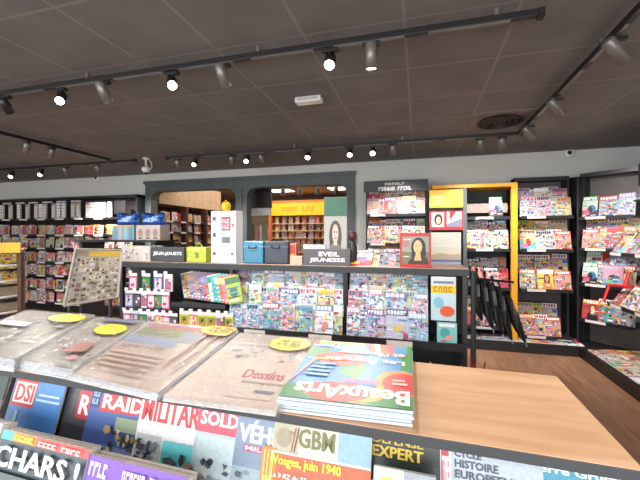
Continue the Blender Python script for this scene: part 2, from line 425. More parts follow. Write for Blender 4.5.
def spot(x, y, az, tilt, label, grey=False, power=1.0, body=.13, r=.035):
    """az: heading of the beam; tilt: degrees below horizontal"""
    t = thing('track_spotlight', label, 'spotlight', (x, y, TZ - .045), 0, 'track spotlights on the ceiling')
    MB().box(-.05, .05, -.018, .018, -.02, 0).obj('adapter', BLACK, t, bevel=.002)
    MB().tube([(0, 0, -.02), (0, 0, -.06)], .009).obj('stem', BLACK, t)
    d = Vector((math.cos(az) * math.cos(tilt), math.sin(az) * math.cos(tilt), -math.sin(tilt)))
    c = Vector((0, 0, -.075)); q = d.to_track_quat('Z', 'Y')
    h = MB().lathe([(r * .8, -body * .5), (r, -body * .45), (r, body * .5), (r * .9, body * .5), (r * .86, body * .44)], 20)
    o = h.obj('housing', HOUSG if grey else HOUS, t, loc=c, smooth=True); o.rotation_mode = 'QUATERNION'; o.rotation_quaternion = q
    l = MB().lathe([(r * .85, body * .445), (r * .8, body * .46)], 20).obj('lens', LENS, t, loc=c)
    l.rotation_mode = 'QUATERNION'; l.rotation_quaternion = q
    L = bpy.data.lights.new('lamp', 'SPOT'); L.energy = SPOT_W * power; L.spot_size = R(95); L.spot_blend = .8; L.shadow_soft_size = .04
    L.color = (1, .95, .89)
    lo = bpy.data.objects.new('lamp_light', L); COL.objects.link(lo); lo.parent = t
    lo.location = c + d * (body * .5 + .02); lo.rotation_mode = 'QUATERNION'; lo.rotation_quaternion = d.to_track_quat('-Z', 'Y')
T1 = 'on the near track'
for u, az, tl, g, lab in (
    (6, 100, 50, 0, 'black spotlight at the left picture edge ' + T1),
    (61, -50, 40, 0, 'lit spotlight facing the camera, left of the first grey cylinder ' + T1),
    (104, 70, 62, 1, 'grey cylinder spotlight, left of two between lit lamps ' + T1),
    (172, -50, 38, 0, 'lit spotlight between the two left grey cylinders ' + T1),
    (223, 70, 62, 1, 'grey cylinder spotlight left of the white ceiling sensor ' + T1),
    (330, -83, 48, 0, 'brightest spotlight, shining straight at the camera ' + T1),
    (371, 95, 80, 1, 'grey cylinder spotlight right of the brightest lamp ' + T1)):
    spot(X(u, 2.1), 2.1, R(az), R(tl), lab, g, .5 if az < 0 else 1.0, body=.15 if g else .12)
for yy, lab in ((2.42, 'nearest spotlight on the right track, by the picture edge'), (3.35, 'middle spotlight of three on the right track'), (4.1, 'farthest spotlight on the right track beside the round vent')):
    spot(1.09, yy, R(25), R(40), lab, 1, 1.0, body=.17)
for yy, nn in ((1.55, 'added fill spotlight near the camera on the right track'), (.9, 'rearmost added fill spotlight on the right track')):
    spot(1.09, yy, R(200), R(68), nn, 1, .22, body=.17)  # out-of-view lamps added to brighten the counter top
track('light_track', (-4.4, -.9, TZ), (1.5, -.9, TZ), 'added unseen black light track behind the photographer')  # unseen track and its lamps, added to light the counter from behind the camera
for k_, xx in enumerate((-3.6, -2.4, -1.2, 0.0, 1.1)):
    spot(xx, -.9, R(85), R(50), f'added fill spotlight behind the photographer, {ORD[k_]} from left', 1, .22, body=.15)
far = [(178, 80, 0), (195, -80, 1), (232, 100, 0), (247, -80, 1), (262, 60, 0), (308, -82, 1), (350, -85, 1), (373, -90, 1), (393, 80, 0), (480, 90, 0), (502, 60, 0)]
for i, (u, az, lit) in enumerate(far):
    spot(X(u, 4.47), 4.47, R(az), R(38 if lit else 60), f'{"lit" if lit else "dark"} spotlight, {ORD[i]} from the left on the far track', not lit, .45 if lit else 1.1, body=.11 if lit else .13)
for i, (u, az, lit) in enumerate([(12, -60, 1), (41, -60, 1), (66, 90, 0), (98, 90, 0)]):
    spot(X(u, 4.47), 4.47, R(az), R(40 if lit else 55), f'{"lit" if lit else "dark"} spotlight, {ORD[i]} from the left above the product wall', not lit, .7 if lit else 2.6)
for yy, nm_ in ((3.15, 'nearer'), (3.45, 'farther')):
    spot(-4.53, yy, R(160), R(62), f'{nm_} of two grey spotlights on the left side track', 1, 1.0)

# round vent
t = thing('ceiling_vent', 'round dark air vent in a grey ceiling tile above the right racks', 'vent', (.815, 4.1, CZ))
MB().box(-.3, .3, -.3, .3, -.012, 0).obj('tile_plate', mat('grey_vent_plate', '6f6862', .6), t, bevel=.003)
for r_ in (.21, .155, .10, .05):
    MB().lathe([(r_, -.014), (r_ + .012, -.03), (r_ - .012, -.04), (r_ - .02, -.014)], 28).obj('ring', mat('vent_ring', '1d1b1a' if r_ != .155 else '2a2726', .6), t)
# white sensor, camera dome, wall sensor
p = at(309, 101, 2.99)
t = thing('emergency_light', 'white rectangular emergency light on the dark ceiling', 'emergency light', (p.x, 2.99, CZ))
MB().box(-.12, .12, -.05, .05, -.05, 0).obj('housing', WHITE, t, bevel=.012)
MB().box(-.09, .09, -.056, -.05, -.04, -.012).obj('diffuser', mat('sensor_grey', 'b9bcbe', .3), t)
p = at(146, 152, 4.6)
t = thing('security_camera', 'white security camera hanging from the ceiling left of the window', 'security camera', (p.x, 4.6, CZ))
MB().lathe([(.05, -.02), (.05, 0)], 16).obj('mount', WHITE, t)
MB().tube([(0, 0, -.02), (0, 0, -.10), (.03, 0, -.13)], .014).obj('arm', WHITE, t)
MB().lathe([(.01, -.24), (.05, -.215), (.065, -.18), (.06, -.15), (.03, -.13)], 16).obj('dome', WHITE, t, smooth=True)
MB().lathe([(.02, -.252), (.035, -.235), (.03, -.226)], 16).obj('lens', BLACK, t)
MB().tube([(.04, 0, -.02), (.1, 0, -.07), (.11, 0, -.15), (.05, 0, -.2)], .006).obj('cable', WHITE, t)
for u_, lab in ((569, 'small round white wall sensor above the right corner racks'), (97, 'small white wall sensor above the left product wall')):
    t = thing('wall_sensor', lab, 'sensor', (X(u_, WY1), WY1 - .001, Z(u_, 153 if u_ > 300 else 178, WY1)))
    m = MB(); m.M = Matrix.Rotation(R(90), 4, 'X'); m.lathe([(.075, 0), (.07, .02), (.03, .03)], 20).obj('ring', WHITE, t, smooth=True)
    m = MB(); m.M = Matrix.Rotation(R(90), 4, 'X'); m.lathe([(.03, .03), (.02, .045)], 16).obj('lens', BLACK, t)

# ================================================================ WALL RACKS
def sign(parent, name, w, h, lines, bg, fg, x, y, z, m=None):
    mb = MB(); mb.box(0, w, 0, .012, 0, h, bg); s = Sheet(mb, w, h, 0)
    for (tx, a, b, c, d) in lines: s.text(tx, a, b, c, d, fg)
    return mb.obj(name, PRINT, parent, loc=(x, y, z))
def rack(name, label, M, w, depth, h, shelves, base_h=0.0, header=True, back=BACKP, sd=.38, ends=(1, 1), slant=0):
    """local x along, y into the rack (0 = shelf fronts), z up"""
    t = thing(name, label, 'shelving'); t.matrix_world = M
    MB().box(0, w, depth - .02, depth, base_h, h).obj('back_panel', back, t)
    for k, x in ((0, 0), (1, w - .03)):
        if ends[k]: MB().box(x, x + .03, depth - sd * .6, depth - .02, base_h, h).obj('upright', SHELF, t)
    for z in shelves:
        sh = MB().box(.03, w - .03, 0, depth - .02, z - .02, z).obj('shelf', SHELF, t)
        MB().box(.03, w - .03, -.012, 0, z - .03, z + .012).obj('shelf_edge', BLACK, sh)
        for q in range(max(1, int(w / .5))):
            xx = .1 + q * .48
            MB().box(xx, xx + .22, -.016, -.0125, z - .025, z + .008).obj('price_strip', STRIP, sh)
    if header:
        MB().box(0, w, depth - .22, depth - .02, h - .05, h).obj('header', SHELF, t)
    return t
rnd = random.Random(11)
SH = [1.79, 1.35, .82]
GR = 'magazines on the right wall racks'
# --- rack C: light decoration rack beside the window
cx0, cx1 = X(364, 5.35), X(428, 5.35)
MC = frame(cx0, 5.32, 0)
cw_ = cx1 - cx0
t = rack('magazine_rack', 'black magazine rack with a two line sign beside the grey window', MC, cw_, .45, 2.36, [1.85, 1.42, 1.0, .5], header=False)
hb = MB(); hb.box(0, cw_, 0, .02, 0, .16, '25272a'); s = Sheet(hb, cw_, .16)
s.marks(6, .34, .58, .66, .82, 'c9c9c9'); s.marks(12, .24, .1, .76, .44, 'e8e8e8')
hb.obj('header_sign', PRINT, t, loc=(0, .0, 2.19))
MB().box(0, cw_, .04, .43, 2.33, 2.36).obj('top_panel', SHELF, t)
for z, nme in ((1.85, 'top shelf'), (1.42, 'middle shelf'), (1.0, 'low shelf')):
    row(MC, .04, cw_ - .04, .07, z, 'women', .135, R(12), f'front tier, {nme}, sign-topped rack', GR, rnd)
    row(MC, .04, cw_ - .04, .19, z + .12, 'women' if z > 1.8 else 'news', .135, R(12), f'back tier, {nme}, sign-topped rack', GR, rnd)
# --- rack Y: yellow framed bay
yx0, yx1 = X(432, 5.3), X(517, 5.3)
MY = frame(yx0, 5.32, 0); yw = yx1 - yx0
t = rack('yellow_framed_rack', 'magazine rack in a bright yellow frame, in the middle of the back wall', MY, yw, .45, 2.22, SH + [.28], base_h=.131, header=False, back=mat('dark_green_back', '323b3b', .6))
MB().box(-.0, yw, -.06, .4, 2.2, 2.25).obj('top_beam', YEL, t, bevel=.004)
MB().box(yw - .075, yw, -.06, .0, .131, 2.2).obj('side_post', YEL, t, bevel=.004)
px = X(465, 5.26) - yx0
MB().box(px - .025, px + .025, -.06, .0, .131, 2.2).obj('middle_post', FRAME, t)
MB().box(px + .04, yw - .09, .1, .3, 1.86, 1.99).obj('empty_display_back', mat('dusty_rose_panel', '8d7a76', .6), t)
for k, (z, nme) in enumerate(((1.35, 'second shelf'), (.82, 'third shelf'), (.28, 'bottom shelf'))):
    for fr in (0, 1):
        row(MY, px + .03, yw - .08, .05 + .12 * fr, z + .14 * fr, ['women', 'women', 'tech'][k], .115, R(12), f'{["front", "back"][fr]} tier, {nme}, yellow-framed rack', GR, rnd)
me = lib('tech')[1]
o = place(me[0], 'magazine', MY @ Matrix.Translation((yw - .24, .05, 1.81)) @ Matrix.Rotation(R(-12), 4, 'X')); tag(o, 'lone magazine on the nearly empty top shelf of the yellow-framed rack', 'magazine')
# poster column between the signed rack and the post
def poster(name, label, cat, u0, v0, u1, v1, Y, draw, t_=.02, parent=None, m=PRINT):
    a = at(u0, v1, Y); b = at(u1, v0, Y); b.z = a.z + (v1 - v0) * dep((X(u0, Y) + X(u1, Y)) / 2, Y) / F
    w_, h_ = X(u1, Y) - X(u0, Y), b.z - a.z
    mb = MB(); mb.box(0, w_, 0, t_, 0, h_, 'd8d4cc'); s = Sheet(mb, w_, h_); draw(s)
    o = mb.obj(name, m, None, loc=a); 
    return tag(o, label, cat), w_, h_
def d_yellow(s):
    s.rect(0, 0, 1, 1, 'dba436'); s.rect(0, 0, 1, .08, 'c98f22'); s.marks(6, .1, .52, .45, .68, 'f3ddaa'); s.rect(.1, .2, .6, .27, 'f0d79a'); s.rect(.1, .36, .35, .42, 'f0d79a')
poster('yellow_sign', 'yellow sign board right of the sign-topped rack', 'sign', 429.5, 190, 463, 208, 5.2, d_yellow)
def d_red(s):
    s.rect(0, 0, 1, 1, 'b8202c'); s.rect(.06, .16, .44, .92, 'd9b9ae'); s.disc(.27, .55, .13, .3, '241818'); s.disc(.27, .5, .07, .2, 'd8a888')
    s.rect(.52, .16, .96, .95, 'c6c0cc'); s.poly([(.52, .3), (.96, .6), (.96, .16), (.52, .16)], '6a7088'); s.poly([(.6, .95), (.8, .95), (.62, .5)], 'b8202c')
poster('red_poster', 'red framed double poster below the yellow sign', 'poster', 429.5, 211, 463, 230, 5.2, d_red)
def d_sand(s):
    s.rect(0, 0, 1, 1, 'b0a898'); s.rect(0, .5, 1, 1, 'a8a69c'); s.poly([(0, .36), (.3, .43), (.7, .38), (1, .42), (1, .2), (0, .2)], '968a78')
    s.rect(0, 0, 1, .24, '55587a'); s.rect(0, .1, 1, .18, '8a8ca0'); s.rect(.1, .62, .8, .64, 'bdb8aa')
poster('landscape_poster', 'grey sandy landscape poster below the red double poster', 'poster', 430, 232, 461, 268, 5.15, d_sand)
# --- rack R: right bay
rx0, rx1 = X(519, 5.3), 1.96
MR = frame(rx0, 5.32, 0); rw = rx1 - rx0
t = rack('magazine_rack', 'black magazine rack right of the yellow frame, packed on every shelf', MR, rw, .45, 2.35, SH + [.2], base_h=.131)
for k, (z, nme) in enumerate(((1.79, 'top shelf'), (1.35, 'second shelf'), (.82, 'third shelf'), (.2, 'bottom shelf'))):
    for fr in (0, 1):
        row(MR, .03, rw - .03 - (.12 if k == 3 else 0), .05 + .12 * fr, z + (.14 if k != 2 else .2) * fr, 'news' if k else 'kids', .105 if k < 3 else .13, R(12), f'{["front", "back"][fr]} tier, {nme}, rack beside yellow frame', GR, rnd)
# --- rack K: corner, turned 45 degrees
MK = frame(1.985, 5.37, R(-45)); kw_ = .62
t = rack('corner_rack', 'black magazine rack set across the right corner', MK, kw_, .30, 2.35, [1.77, 1.37, .92, .46], base_h=.131, header=True, back=mat('grey_corner_back', '5c5856', .6), sd=.3, ends=(1, 0))
for k, (z, nme) in enumerate(((1.77, 'top shelf'), (1.37, 'second shelf'), (.92, 'third shelf'), (.46, 'bottom shelf'))):
    for fr in ((0,) if k in (0, 3) else (0, 1)):
        row(MK, .04, kw_ - .03, .03 + .10 * fr, z + .14 * fr, ['tech', 'news', 'tech', 'tech'][k], .15 if k in (0, 3) else .12, R(10), f'{["front", "back"][fr]} tier, {nme}, corner rack', GR, rnd)
MB().box(-.26, 0, .29, .30, .131, 2.35).obj('filler_panel', BACKP if False else SHELF, t)
MB().box(0, .02, .0, .29, .131, 2.3).obj('end_panel', SHELF, t)
# --- rack S: right wall side rack
MS = frame(2.1, 4.86, R(-90)); sw = 1.7
t = rack('side_rack', 'dark magazine rack along the right wall with deep slanting shelves', MS, sw, .8, 2.35, [1.34, .76], base_h=.131, header=False, back=mat('grey_corner_back', '5c5856', .6), sd=.8, ends=(0, 1))
MB().box(0, sw, .3, .78, 2.1, 2.35).obj('canopy', SHELF, t)
MB().box(0, sw, .25, .78, 1.92, 1.94).obj('upper_shelf', SHELF, t)
row(MS, .02, sw - .05, .28, 1.94, 'women', .2, R(12), 'upper shelf, side rack on the right wall', GR, rnd)
for k, (z, nme) in enumerate(((1.34, 'middle shelf'), (.76, 'low shelf'))):
    for fr in (0, 1, 2):
        row(MS, .02, sw - .05, .03 + .16 * fr, z + .1 * fr, 'news' if fr < 2 else 'tech', .14, R(34), f'{["front", "middle", "back"][fr]} tier, {nme}, side rack', GR, rnd, gap=.006)
# red display holder
t = thing('display_holder', 'bright red display frame around slanted magazines at the corner end of the side rack', 'display holder', (2.08, 4.9, .80), R(-90))
RP = mat('red_plastic', 'd01c22', .35)
MB().tube([(-.0, .0, -.03), (-.0, .06, .16)], .016).obj('side_bar', RP, t); MB().tube([(-.0, .06, .16), (.34, .1, .19)], .016).obj('top_bar', RP, t); MB().tube([(.24, .1, .19), (.24, .14, .34)], .02).obj('rear_bar', RP, t)
# --- base plinth (continuous)
t = thing('base_plinth', 'low black plinth running in an L under the right wall racks', 'plinth', (0, 0, 0))
pl = MB(); pl.prism([(.15, 5.2), (1.95, 5.2), (1.95, 5.77), (.15, 5.77)], 0, .13); pl.prism([(1.95, 3.0), (3.0, 3.0), (3.0, 5.77), (1.95, 5.77)], 0, .13)
pl.obj('body', BLACK, t, bevel=.004)
# flat magazines on the plinth
FL = 'magazines lying flat on the plinth'
k = 0
for i in range(7):
    q = lib('tech')[(i * 5) % 16]; x = .72 + i * .2
    M = Matrix.Translation((x, 5.215, .132)) @ Matrix.Rotation(R(-90 + rnd.uniform(0, 0)), 4, 'X')
    M = Matrix.Translation((x, 5.24, .134 + .0)) @ Matrix.Rotation(R(-87), 4, 'X') @ Matrix.Translation((0, -q[4] - .004, -.03))
    # lie flat with cover up
    tag(place(q[0], 'magazine', M), f'{q[1]} magazine lying flat, {ORD[i]} from left on plinth below back racks', 'magazine', FL)
for i in range(9):
    q = lib('news')[(i * 7 + 2) % 18]; yy = 4.95 - i * .215
    for j in (0, 1):
        q = lib('news' if j else 'women')[(i * 7 + j * 3 + 2) % 16]
        M = Matrix.Translation((1.98 + .29 * j, yy + .05 * j, .136)) @ Matrix.Rotation(R(-90), 4, 'Z') @ Matrix.Rotation(R(-87), 4, 'X') @ Matrix.Translation((0, -q[4] - .004, 0))
        tag(place(q[0], 'magazine', M), f'{q[1]} magazine lying flat, {ORD[i]} from corner, {["front", "rear"][j]} line, side plinth', 'magazine', FL)
row(MS, .02, sw - .05, .42, .135, 'tech', .2, R(20), 'standing at the back of the side plinth', GR, rnd)
q = lib('tech')[0]
tag(place(q[0], 'magazine_stack', Matrix.Translation((1.83, 5.3, .17)) @ Matrix.Rotation(R(-90), 4, 'X') @ Matrix.Translation((0, -q[4], 0))), 'small pale stack of magazines at the inner corner of the plinth', 'magazine stack')

# ================================================================ MIDDLE GONDOLA
GX0, GX1, GY0, GY1, GZ = -3.08, X(466, 3.1), 2.98, 3.42, 1.27
t = thing('display_gondola', 'long dark double-sided magazine display behind the newspaper counter', 'display unit', (0, 0, 0))
MB().box(GX0, GX1, GY0 + .24, GY1, 0, GZ - .06).obj('core_panel', CHAR, t)
MB().box(GX0 - .01, GX1 + .01, GY0 + .0, GY1 + .02, GZ - .02, GZ).obj('top_board', mat('pale_pink_brown_top', 'a58c7e', .5), t, bevel=.003)
MB().box(GX0 - .01, GX1 + .01, GY0 - .012, GY0 + .0, GZ - .055, GZ - .004).obj('front_rail', CHAR, t)
for u in (121, 231, 345, 465):
    x = X(u, GY0)
    MB().box(x - .018, x + .018, GY0 - .0 + .001, GY0 + .04, 0, GZ - .056).obj('upright', SHELF, t)
B1 = X(231, GY0)
sh = MB().box(B1 + .02, GX1 - .02, GY0 - .1, GY0 + .24, .67, .69).obj('shelf', SHELF, t)
MB().box(B1 + .02, GX1 - .02, GY0 - .115, GY0 - .1, .65, .71).obj('shelf_edge', BLACK, sh)
for x in (-.25, -.9, -1.5): MB().box(x, x + .2, GY0 - .12, GY0 - .1155, .655, .70).obj('price_strip', STRIP, sh)
LB = X(176, GY0)
sh = MB().box(LB, B1 - .02, GY0 - .06, GY0 + .24, .865, .88).obj('shelf', SHELF, t)
MB().box(LB, B1 - .02, GY0 - .07, GY0 - .06, .855, .895).obj('shelf_edge', BLACK, sh)
sh = MB().box(GX0 + .02, B1 - .02, GY0 - .1, GY0 + .24, .46, .48).obj('shelf', SHELF, t)
sh = MB().box(B1 + .02, GX1 - .02, GY0 - .16, GY0 + .24, .2, .22).obj('shelf', SHELF, t)
MB().box(GX0, GX1, GY0 - .1, GY1, 0, .12).obj('kick_base', BLACK, t)
MG = frame(0, 0, 0); GK = "children's magazines on the middle display"
x2 = X(346, GY0)
for bi, (a, b, bn) in enumerate(((B1 + .02, x2 - .02, 'left bay'), (x2 + .02, X(428, GY0), 'right bay'))):
    for ri, (z, y, rn) in enumerate(((.69, GY0 - .075, 'bottom'), (.84, GY0 - .02, 'middle'), (.985, GY0 + .05, 'top'))):
        row(MG, a, b, y, z, 'kids', .08, R(6), f'{rn} row, {bn}, display behind counter', GK, rnd, key='kidsrow', w=(.11, .18), h=(.22, .25), t=(.004, .008), n=24)
# the three single covers at the right end
def d_y(s):
    s.rect(0, 0, 1, 1, 'b9d3dd'); s.rect(0, .62, 1, .8, 'e0c12e'); s.rect(0, .8, 1, 1, 'c9cdd6'); s.marks(4, .1, .65, .9, .78, 'b8860e'); s.disc(.65, .22, .3, .12, 'dc5a34'); s.disc(.3, .42, .2, .12, '7fb7cf'); s.rect(.1, .85, .9, .9, '6a7a90')
def d_t(s):
    s.rect(0, 0, 1, 1, '86c4c8'); s.disc(.4, .5, .25, .25, '4fa0a8'); s.disc(.6, .3, .2, .12, 'e2a090'); s.rect(.1, .8, .9, .95, 'dfe8ea'); s.rect(.2, .1, .5, .16, 'd04a4a')
poster('magazine', 'large magazine with yellow band at the right end of the middle display', 'magazine', 431, 276, 456, 320, GY0 - .03, d_y, .008)
poster('magazine', 'pale turquoise magazine at the bottom right of the middle display', 'magazine', 437, 322, 457, 343, GY0 - .06, d_t, .008)
# lower shelf: yellow wire frame and packs
t = thing('wire_holder', 'yellow wire holder on the low shelf under the children magazines', 'wire holder', (X(412, 2.9), 2.9, .222))
for dz in (.02, .16, .3): MB().tube([(-.14, .06, dz), (-.14, 0, dz), (.14, 0, dz), (.14, .06, dz)], .006).obj('wire', YEL, t)
for dx in (-.14, .14): MB().tube([(dx, 0, 0), (dx, 0, .32)], .006).obj('wire', YEL, t)
row(MG, B1 + .03, GX1 - .03, GY0 - .03, .222, 'kids', .2, R(6), 'lowest shelf, middle display', GK, rnd)

# left bay: hanging craft packs, leaning books, lower hanging packs
PK = 'craft packs hanging in the left bay'
def pack(name, w_, h_, c1, c2, rnd_):
    mb = MB(); mb.box(-w_ / 2, w_ / 2, 0, .012, -h_, 0, c1); mb.M = Matrix.Translation((-w_ / 2, 0, -h_)); s = Sheet(mb, w_, h_)
    s.rect(.0, .82, 1, 1, 'e4e4e8'); s.rect(.12, .1, .88, .72, c2)
    for q in range(4): s.disc(rnd_.uniform(.25, .75), rnd_.uniform(.2, .65), .12, .09, rnd_.choice(ACC), 9)
    return mb.mesh(name, PRINT)
packs = [(pack('craft_pack', .1, .17, c1, c2, rnd), n_) for c1, c2, n_ in (('2c6a48', '3f8a5e', 'green'), ('7a78a4', 'c6c4dc', 'lilac'), ('d8d8dc', 'a8657e', 'white'), ('d9c94a', '8a9a3a', 'yellow'), ('3a3a40', '5a5a60', 'black'), ('b8638a', 'e6c6d4', 'pink'), ('c88a4a', 'ead2a8', 'tan'))]
HOOK = MB().tube([(0, .12, .012), (0, -.03, .012), (0, -.035, .03)], .003, 6).mesh('hook', SILVER)
TAGM = MB().box(-.02, .02, -.037, -.034, .0, .03, 'eeeeee').mesh('price_tag', PRINT)
def hang(x, y, z, k, lab):
    o = place(packs[k][0], 'craft_pack', Matrix.Translation((x, y, z))); tag(o, lab, 'craft pack', PK)
    for m_, n_ in ((HOOK, 'hook'), (TAGM, 'price_tag')):
        c = bpy.data.objects.new(n_, m_); COL.objects.link(c); c.parent = o; c.location = (0, 0, 0)
for i, (u, k) in enumerate(((133, 5), (146, 0), (158, 1), (168, 2))):
    hang(X(u, 2.96), 2.96, 1.155, k, f'{packs[k][1]} craft pack, {ORD[i]} from left in the upper hanging row')
for i, (u, k) in enumerate(((129, 1), (137, 4), (144, 2), (151, 5), (158, 0), (165, 5))):
    hang(X(u, 2.93), 2.93, .985, k, f'{packs[k][1]} craft pack, {ORD[i]} from left in the middle hanging row')
for i, (u, k) in enumerate(((127, 5), (134, 1), (143, 0), (151, 2), (159, 6), (166, 5), (173, 4))):
    hang(X(u, 2.9), 2.9, .79, k, f'{packs[k][1]} craft pack, {ORD[i]} from left in the lower hanging row')
for i, u in enumerate((184, 193, 202, 211, 220, 228)):
    hang(X(u, 2.9), 2.9, .82, [3, 6, 3, 3, 2, 3][i], f'slim pack, {ORD[i]} in the yellow hanging row under the leaning books')
bk = [('white', 'd6d6da', '8890a8'), ('orange', 'd98a28', 'e8b040'), ('grey blue', '7a90b8', 'c8a8a0'), ('violet', '8a70a8', 'c89868'), ('orange brown', 'b88460', '7a98c0'), ('blue', '4a78b0', 'b8708a'), ('pink', 'b05c88', '80a0c8'), ('brown', 'a8785c', '6f88b8'),
      ('white and green', 'd8dcd6', '3a8a5a'), ('teal', '2fa0a8', '48b8c0'), ('turquoise', '38a8b8', 'd8d8d8'), ('red orange', 'd86838', 'e8c060'), ('rose', 'd07890', 'e8b8a8'), ('lime', 'a0b850', '48704a')]
for i, (cn, c1, c2) in enumerate(bk):
    mb = MB(); mb.box(0, .15, 0, .012, 0, .25, c1); s = Sheet(mb, .15, .25); s.rect(.0, .72, 1, .95, c2); s.disc(.5, .4, .3, .18, c2, 10); s.rect(.1, .08, .8, .14, 'e8e8e8')
    for q in range(3): s.rect(.05, .2 + q * .17, .9, .24 + q * .17, random.choice(ACC))
    x = X(176 + i * 4.3, 2.97)
    o = mb.obj('activity_book', PRINT); o.matrix_world = Matrix.Translation((x, 2.95 + .014 * (len(bk) - i) - .05, .90)) @ Matrix.Rotation(R(-14), 4, 'Y') @ Matrix.Rotation(R(-4), 4, 'X')
    tag(o, f'{cn} activity book, {ORD[i]} from left in the leaning row', 'book', 'activity books leaning in the left bay')

# ---------------------------------------------------------------- things on the gondola top
def bx(name, label, cat, u0, u1, v0, v1, Y, dpt, col, draw=None, m=None, rz=0, bevel=.004):
    x0, x1 = X(u0, Y), X(u1, Y); um = (u0 + u1) / 2; z1 = Z(um, v0, Y); z0 = Z(um, v1, Y) if v1 else GZ
    t_ = thing(name, label, cat, ((x0 + x1) / 2, Y, z0), rz); w_, h_ = x1 - x0, z1 - z0
    mb = MB(); mb.box(-w_ / 2, w_ / 2, 0, dpt, 0, h_, col)
    mb.obj('body', m or PRINT, t_, bevel=bevel)
    if draw:
        mb = MB(); mb.M = Matrix.Translation((-w_ / 2 * .98, 0, h_ * .01)); s = Sheet(mb, w_ * .98, h_ * .98, -.001); draw(s); mb.obj('printed_front', PRINT, t_)
    return t_, w_, h_
def d_jj(s): s.text('JEUX-JOUETS', .06, .4, .94, .68, 'e6e6e6')
bx('category_sign', 'dark JEUX-JOUETS sign on the left part of the display top', 'sign', 151, 184, 247, None, 3.02, .05, '2e3338', d_jj)
def d_ej(s): s.text('EVEIL', .34, .56, .78, .84, 'e8e8e8'); s.text('JEUNESSE', .14, .16, .9, .46, 'e8e8e8')
bx('category_sign', 'dark grey EVEIL JEUNESSE sign in the middle of the display top', 'sign', 303, 350, 249, None, 3.0, .05, '4a4a50', d_ej)
def d_bag(s):
    s.rect(0, 0, 1, 1, 'a9b52c'); s.poly([(0, .6), (.2, .8), (.5, .62), (.8, .85), (1, .6), (1, 1), (0, 1)], 'c3cc50')
    for q in range(6): s.disc(random.uniform(.1, .9), random.uniform(.1, .7), .09, .12, random.choice(['e4e8c8', '6a7a1a', 'd8d070']), 8)
t_, w_, h_ = bx('gift_bag', 'lime green patterned bag on the display top', 'bag', 186, 206, 247, None, 3.06, .1, 'a4b02a', d_bag)
MB().tube([(-.04, .05, h_), (-.02, .05, h_ + .03), (.02, .05, h_ + .03), (.04, .05, h_)], .006).obj('handle', mat('lime_ribbon', 'a4b02a', .5), t_)
def d_tall(s):
    s.rect(0, 0, 1, 1, 'dcdcde'); s.rect(.42, .62, .8, .9, 'd2304e'); s.marks(3, .47, .77, .75, .85, 'f2f2f2'); s.marks(3, .47, .66, .75, .74, 'f2f2f2')
    s.rect(.45, .38, .78, .5, '5a6468'); s.rect(.08, .82, .2, .9, '404448'); s.rect(.08, .5, .2, .58, '404448'); s.rect(.08, .14, .2, .2, '404448'); s.rect(.3, .05, .34, .95, 'a8a8ac'); s.rect(.85, .7, .93, .76, '9a2a3a'); s.rect(.82, .14, .92, .2, '6a6a70')
t_, w_, h_ = bx('display_box', 'tall white cardboard display box with a pink panel on display top', 'display box', 211, 236, 211, None, 3.05, .14, 'd4d4d6', d_tall)
p = at(226, 210, 3.1)
t2 = thing('yellow_ball', 'round yellow toy sitting on the tall white display box', 'toy', (X(226, 3.12), 3.12, 1.27 + h_ + .0))
m = MB(); m.lathe([(.0105, .001), (.03, .006), (.045, .03), (.05, .05), (.043, .075), (.025, .093), (.005, .1)], 16).obj('body', mat('yellow_toy', 'e0b020', .4), t2, smooth=True)
MB().lathe([(.012, .095), (.016, .105), (.008, .112)], 10).obj('knob', mat('orange_toy', 'd88018', .4), t2)
for (ua, ub, c1, nme) in ((243, 263, '28708f', 'bright blue'), (264, 288, '252f3e', 'navy')):
    t_, w_, h_ = bx('storage_case', f'{nme} storage case on the display top', 'case', ua, ub, 241, None, 3.05, .18, c1, None, mat(nme.replace(' ', '_') + '_plastic', c1, .35), bevel=.012)
    MB().box(-w_ / 2 - .004, w_ / 2 + .004, -.006, .186, h_ * .72, h_ * .78).obj('lid_rim', mat(nme.replace(' ', '_') + '_rim', '4c88a8' if ua < 250 else '3c5068', .35), t_)
    MB().tube([(-.04, -.012, h_ * .8), (-.03, -.02, h_ * .68), (.03, -.02, h_ * .68), (.04, -.012, h_ * .8)], .005).obj('handle', BLACK, t_)
t_, w_, h_ = bx('boxed_game', 'narrow red and orange game box right of the navy case', 'game box', 289, 296, 243, None, 3.1, .1, 'b0503a', lambda s: (s.rect(0, 0, 1, 1, 'c87838'), s.rect(.1, .5, .9, .9, 'b03a30'), s.disc(.5, .3, .3, .15, 'e8c870')), rz=R(8))
t_, w_, h_ = bx('small_card_tray', 'small pink tray of cards left of the EVEIL JEUNESSE sign', 'tray', 290, 302, 256, None, 2.995, .06, 'c8a090')
tt = thing('white_tag', 'small white price tags above the EVEIL JEUNESSE sign', 'price tag', (X(314, 3.1), 3.1, GZ))
mb = MB(); mb.box(-.1, .1, 0, .003, .11, .18, 'e8e8e8'); s = Sheet(mb, .2, .07); 
mb.obj('card', PRINT, tt); MB().tube([(0, .006, 0), (0, .006, .15)], .004).obj('stem', SILVER, tt); MB().box(-.04, .04, -.02, .03, 0, .004).obj('foot', SILVER, tt)
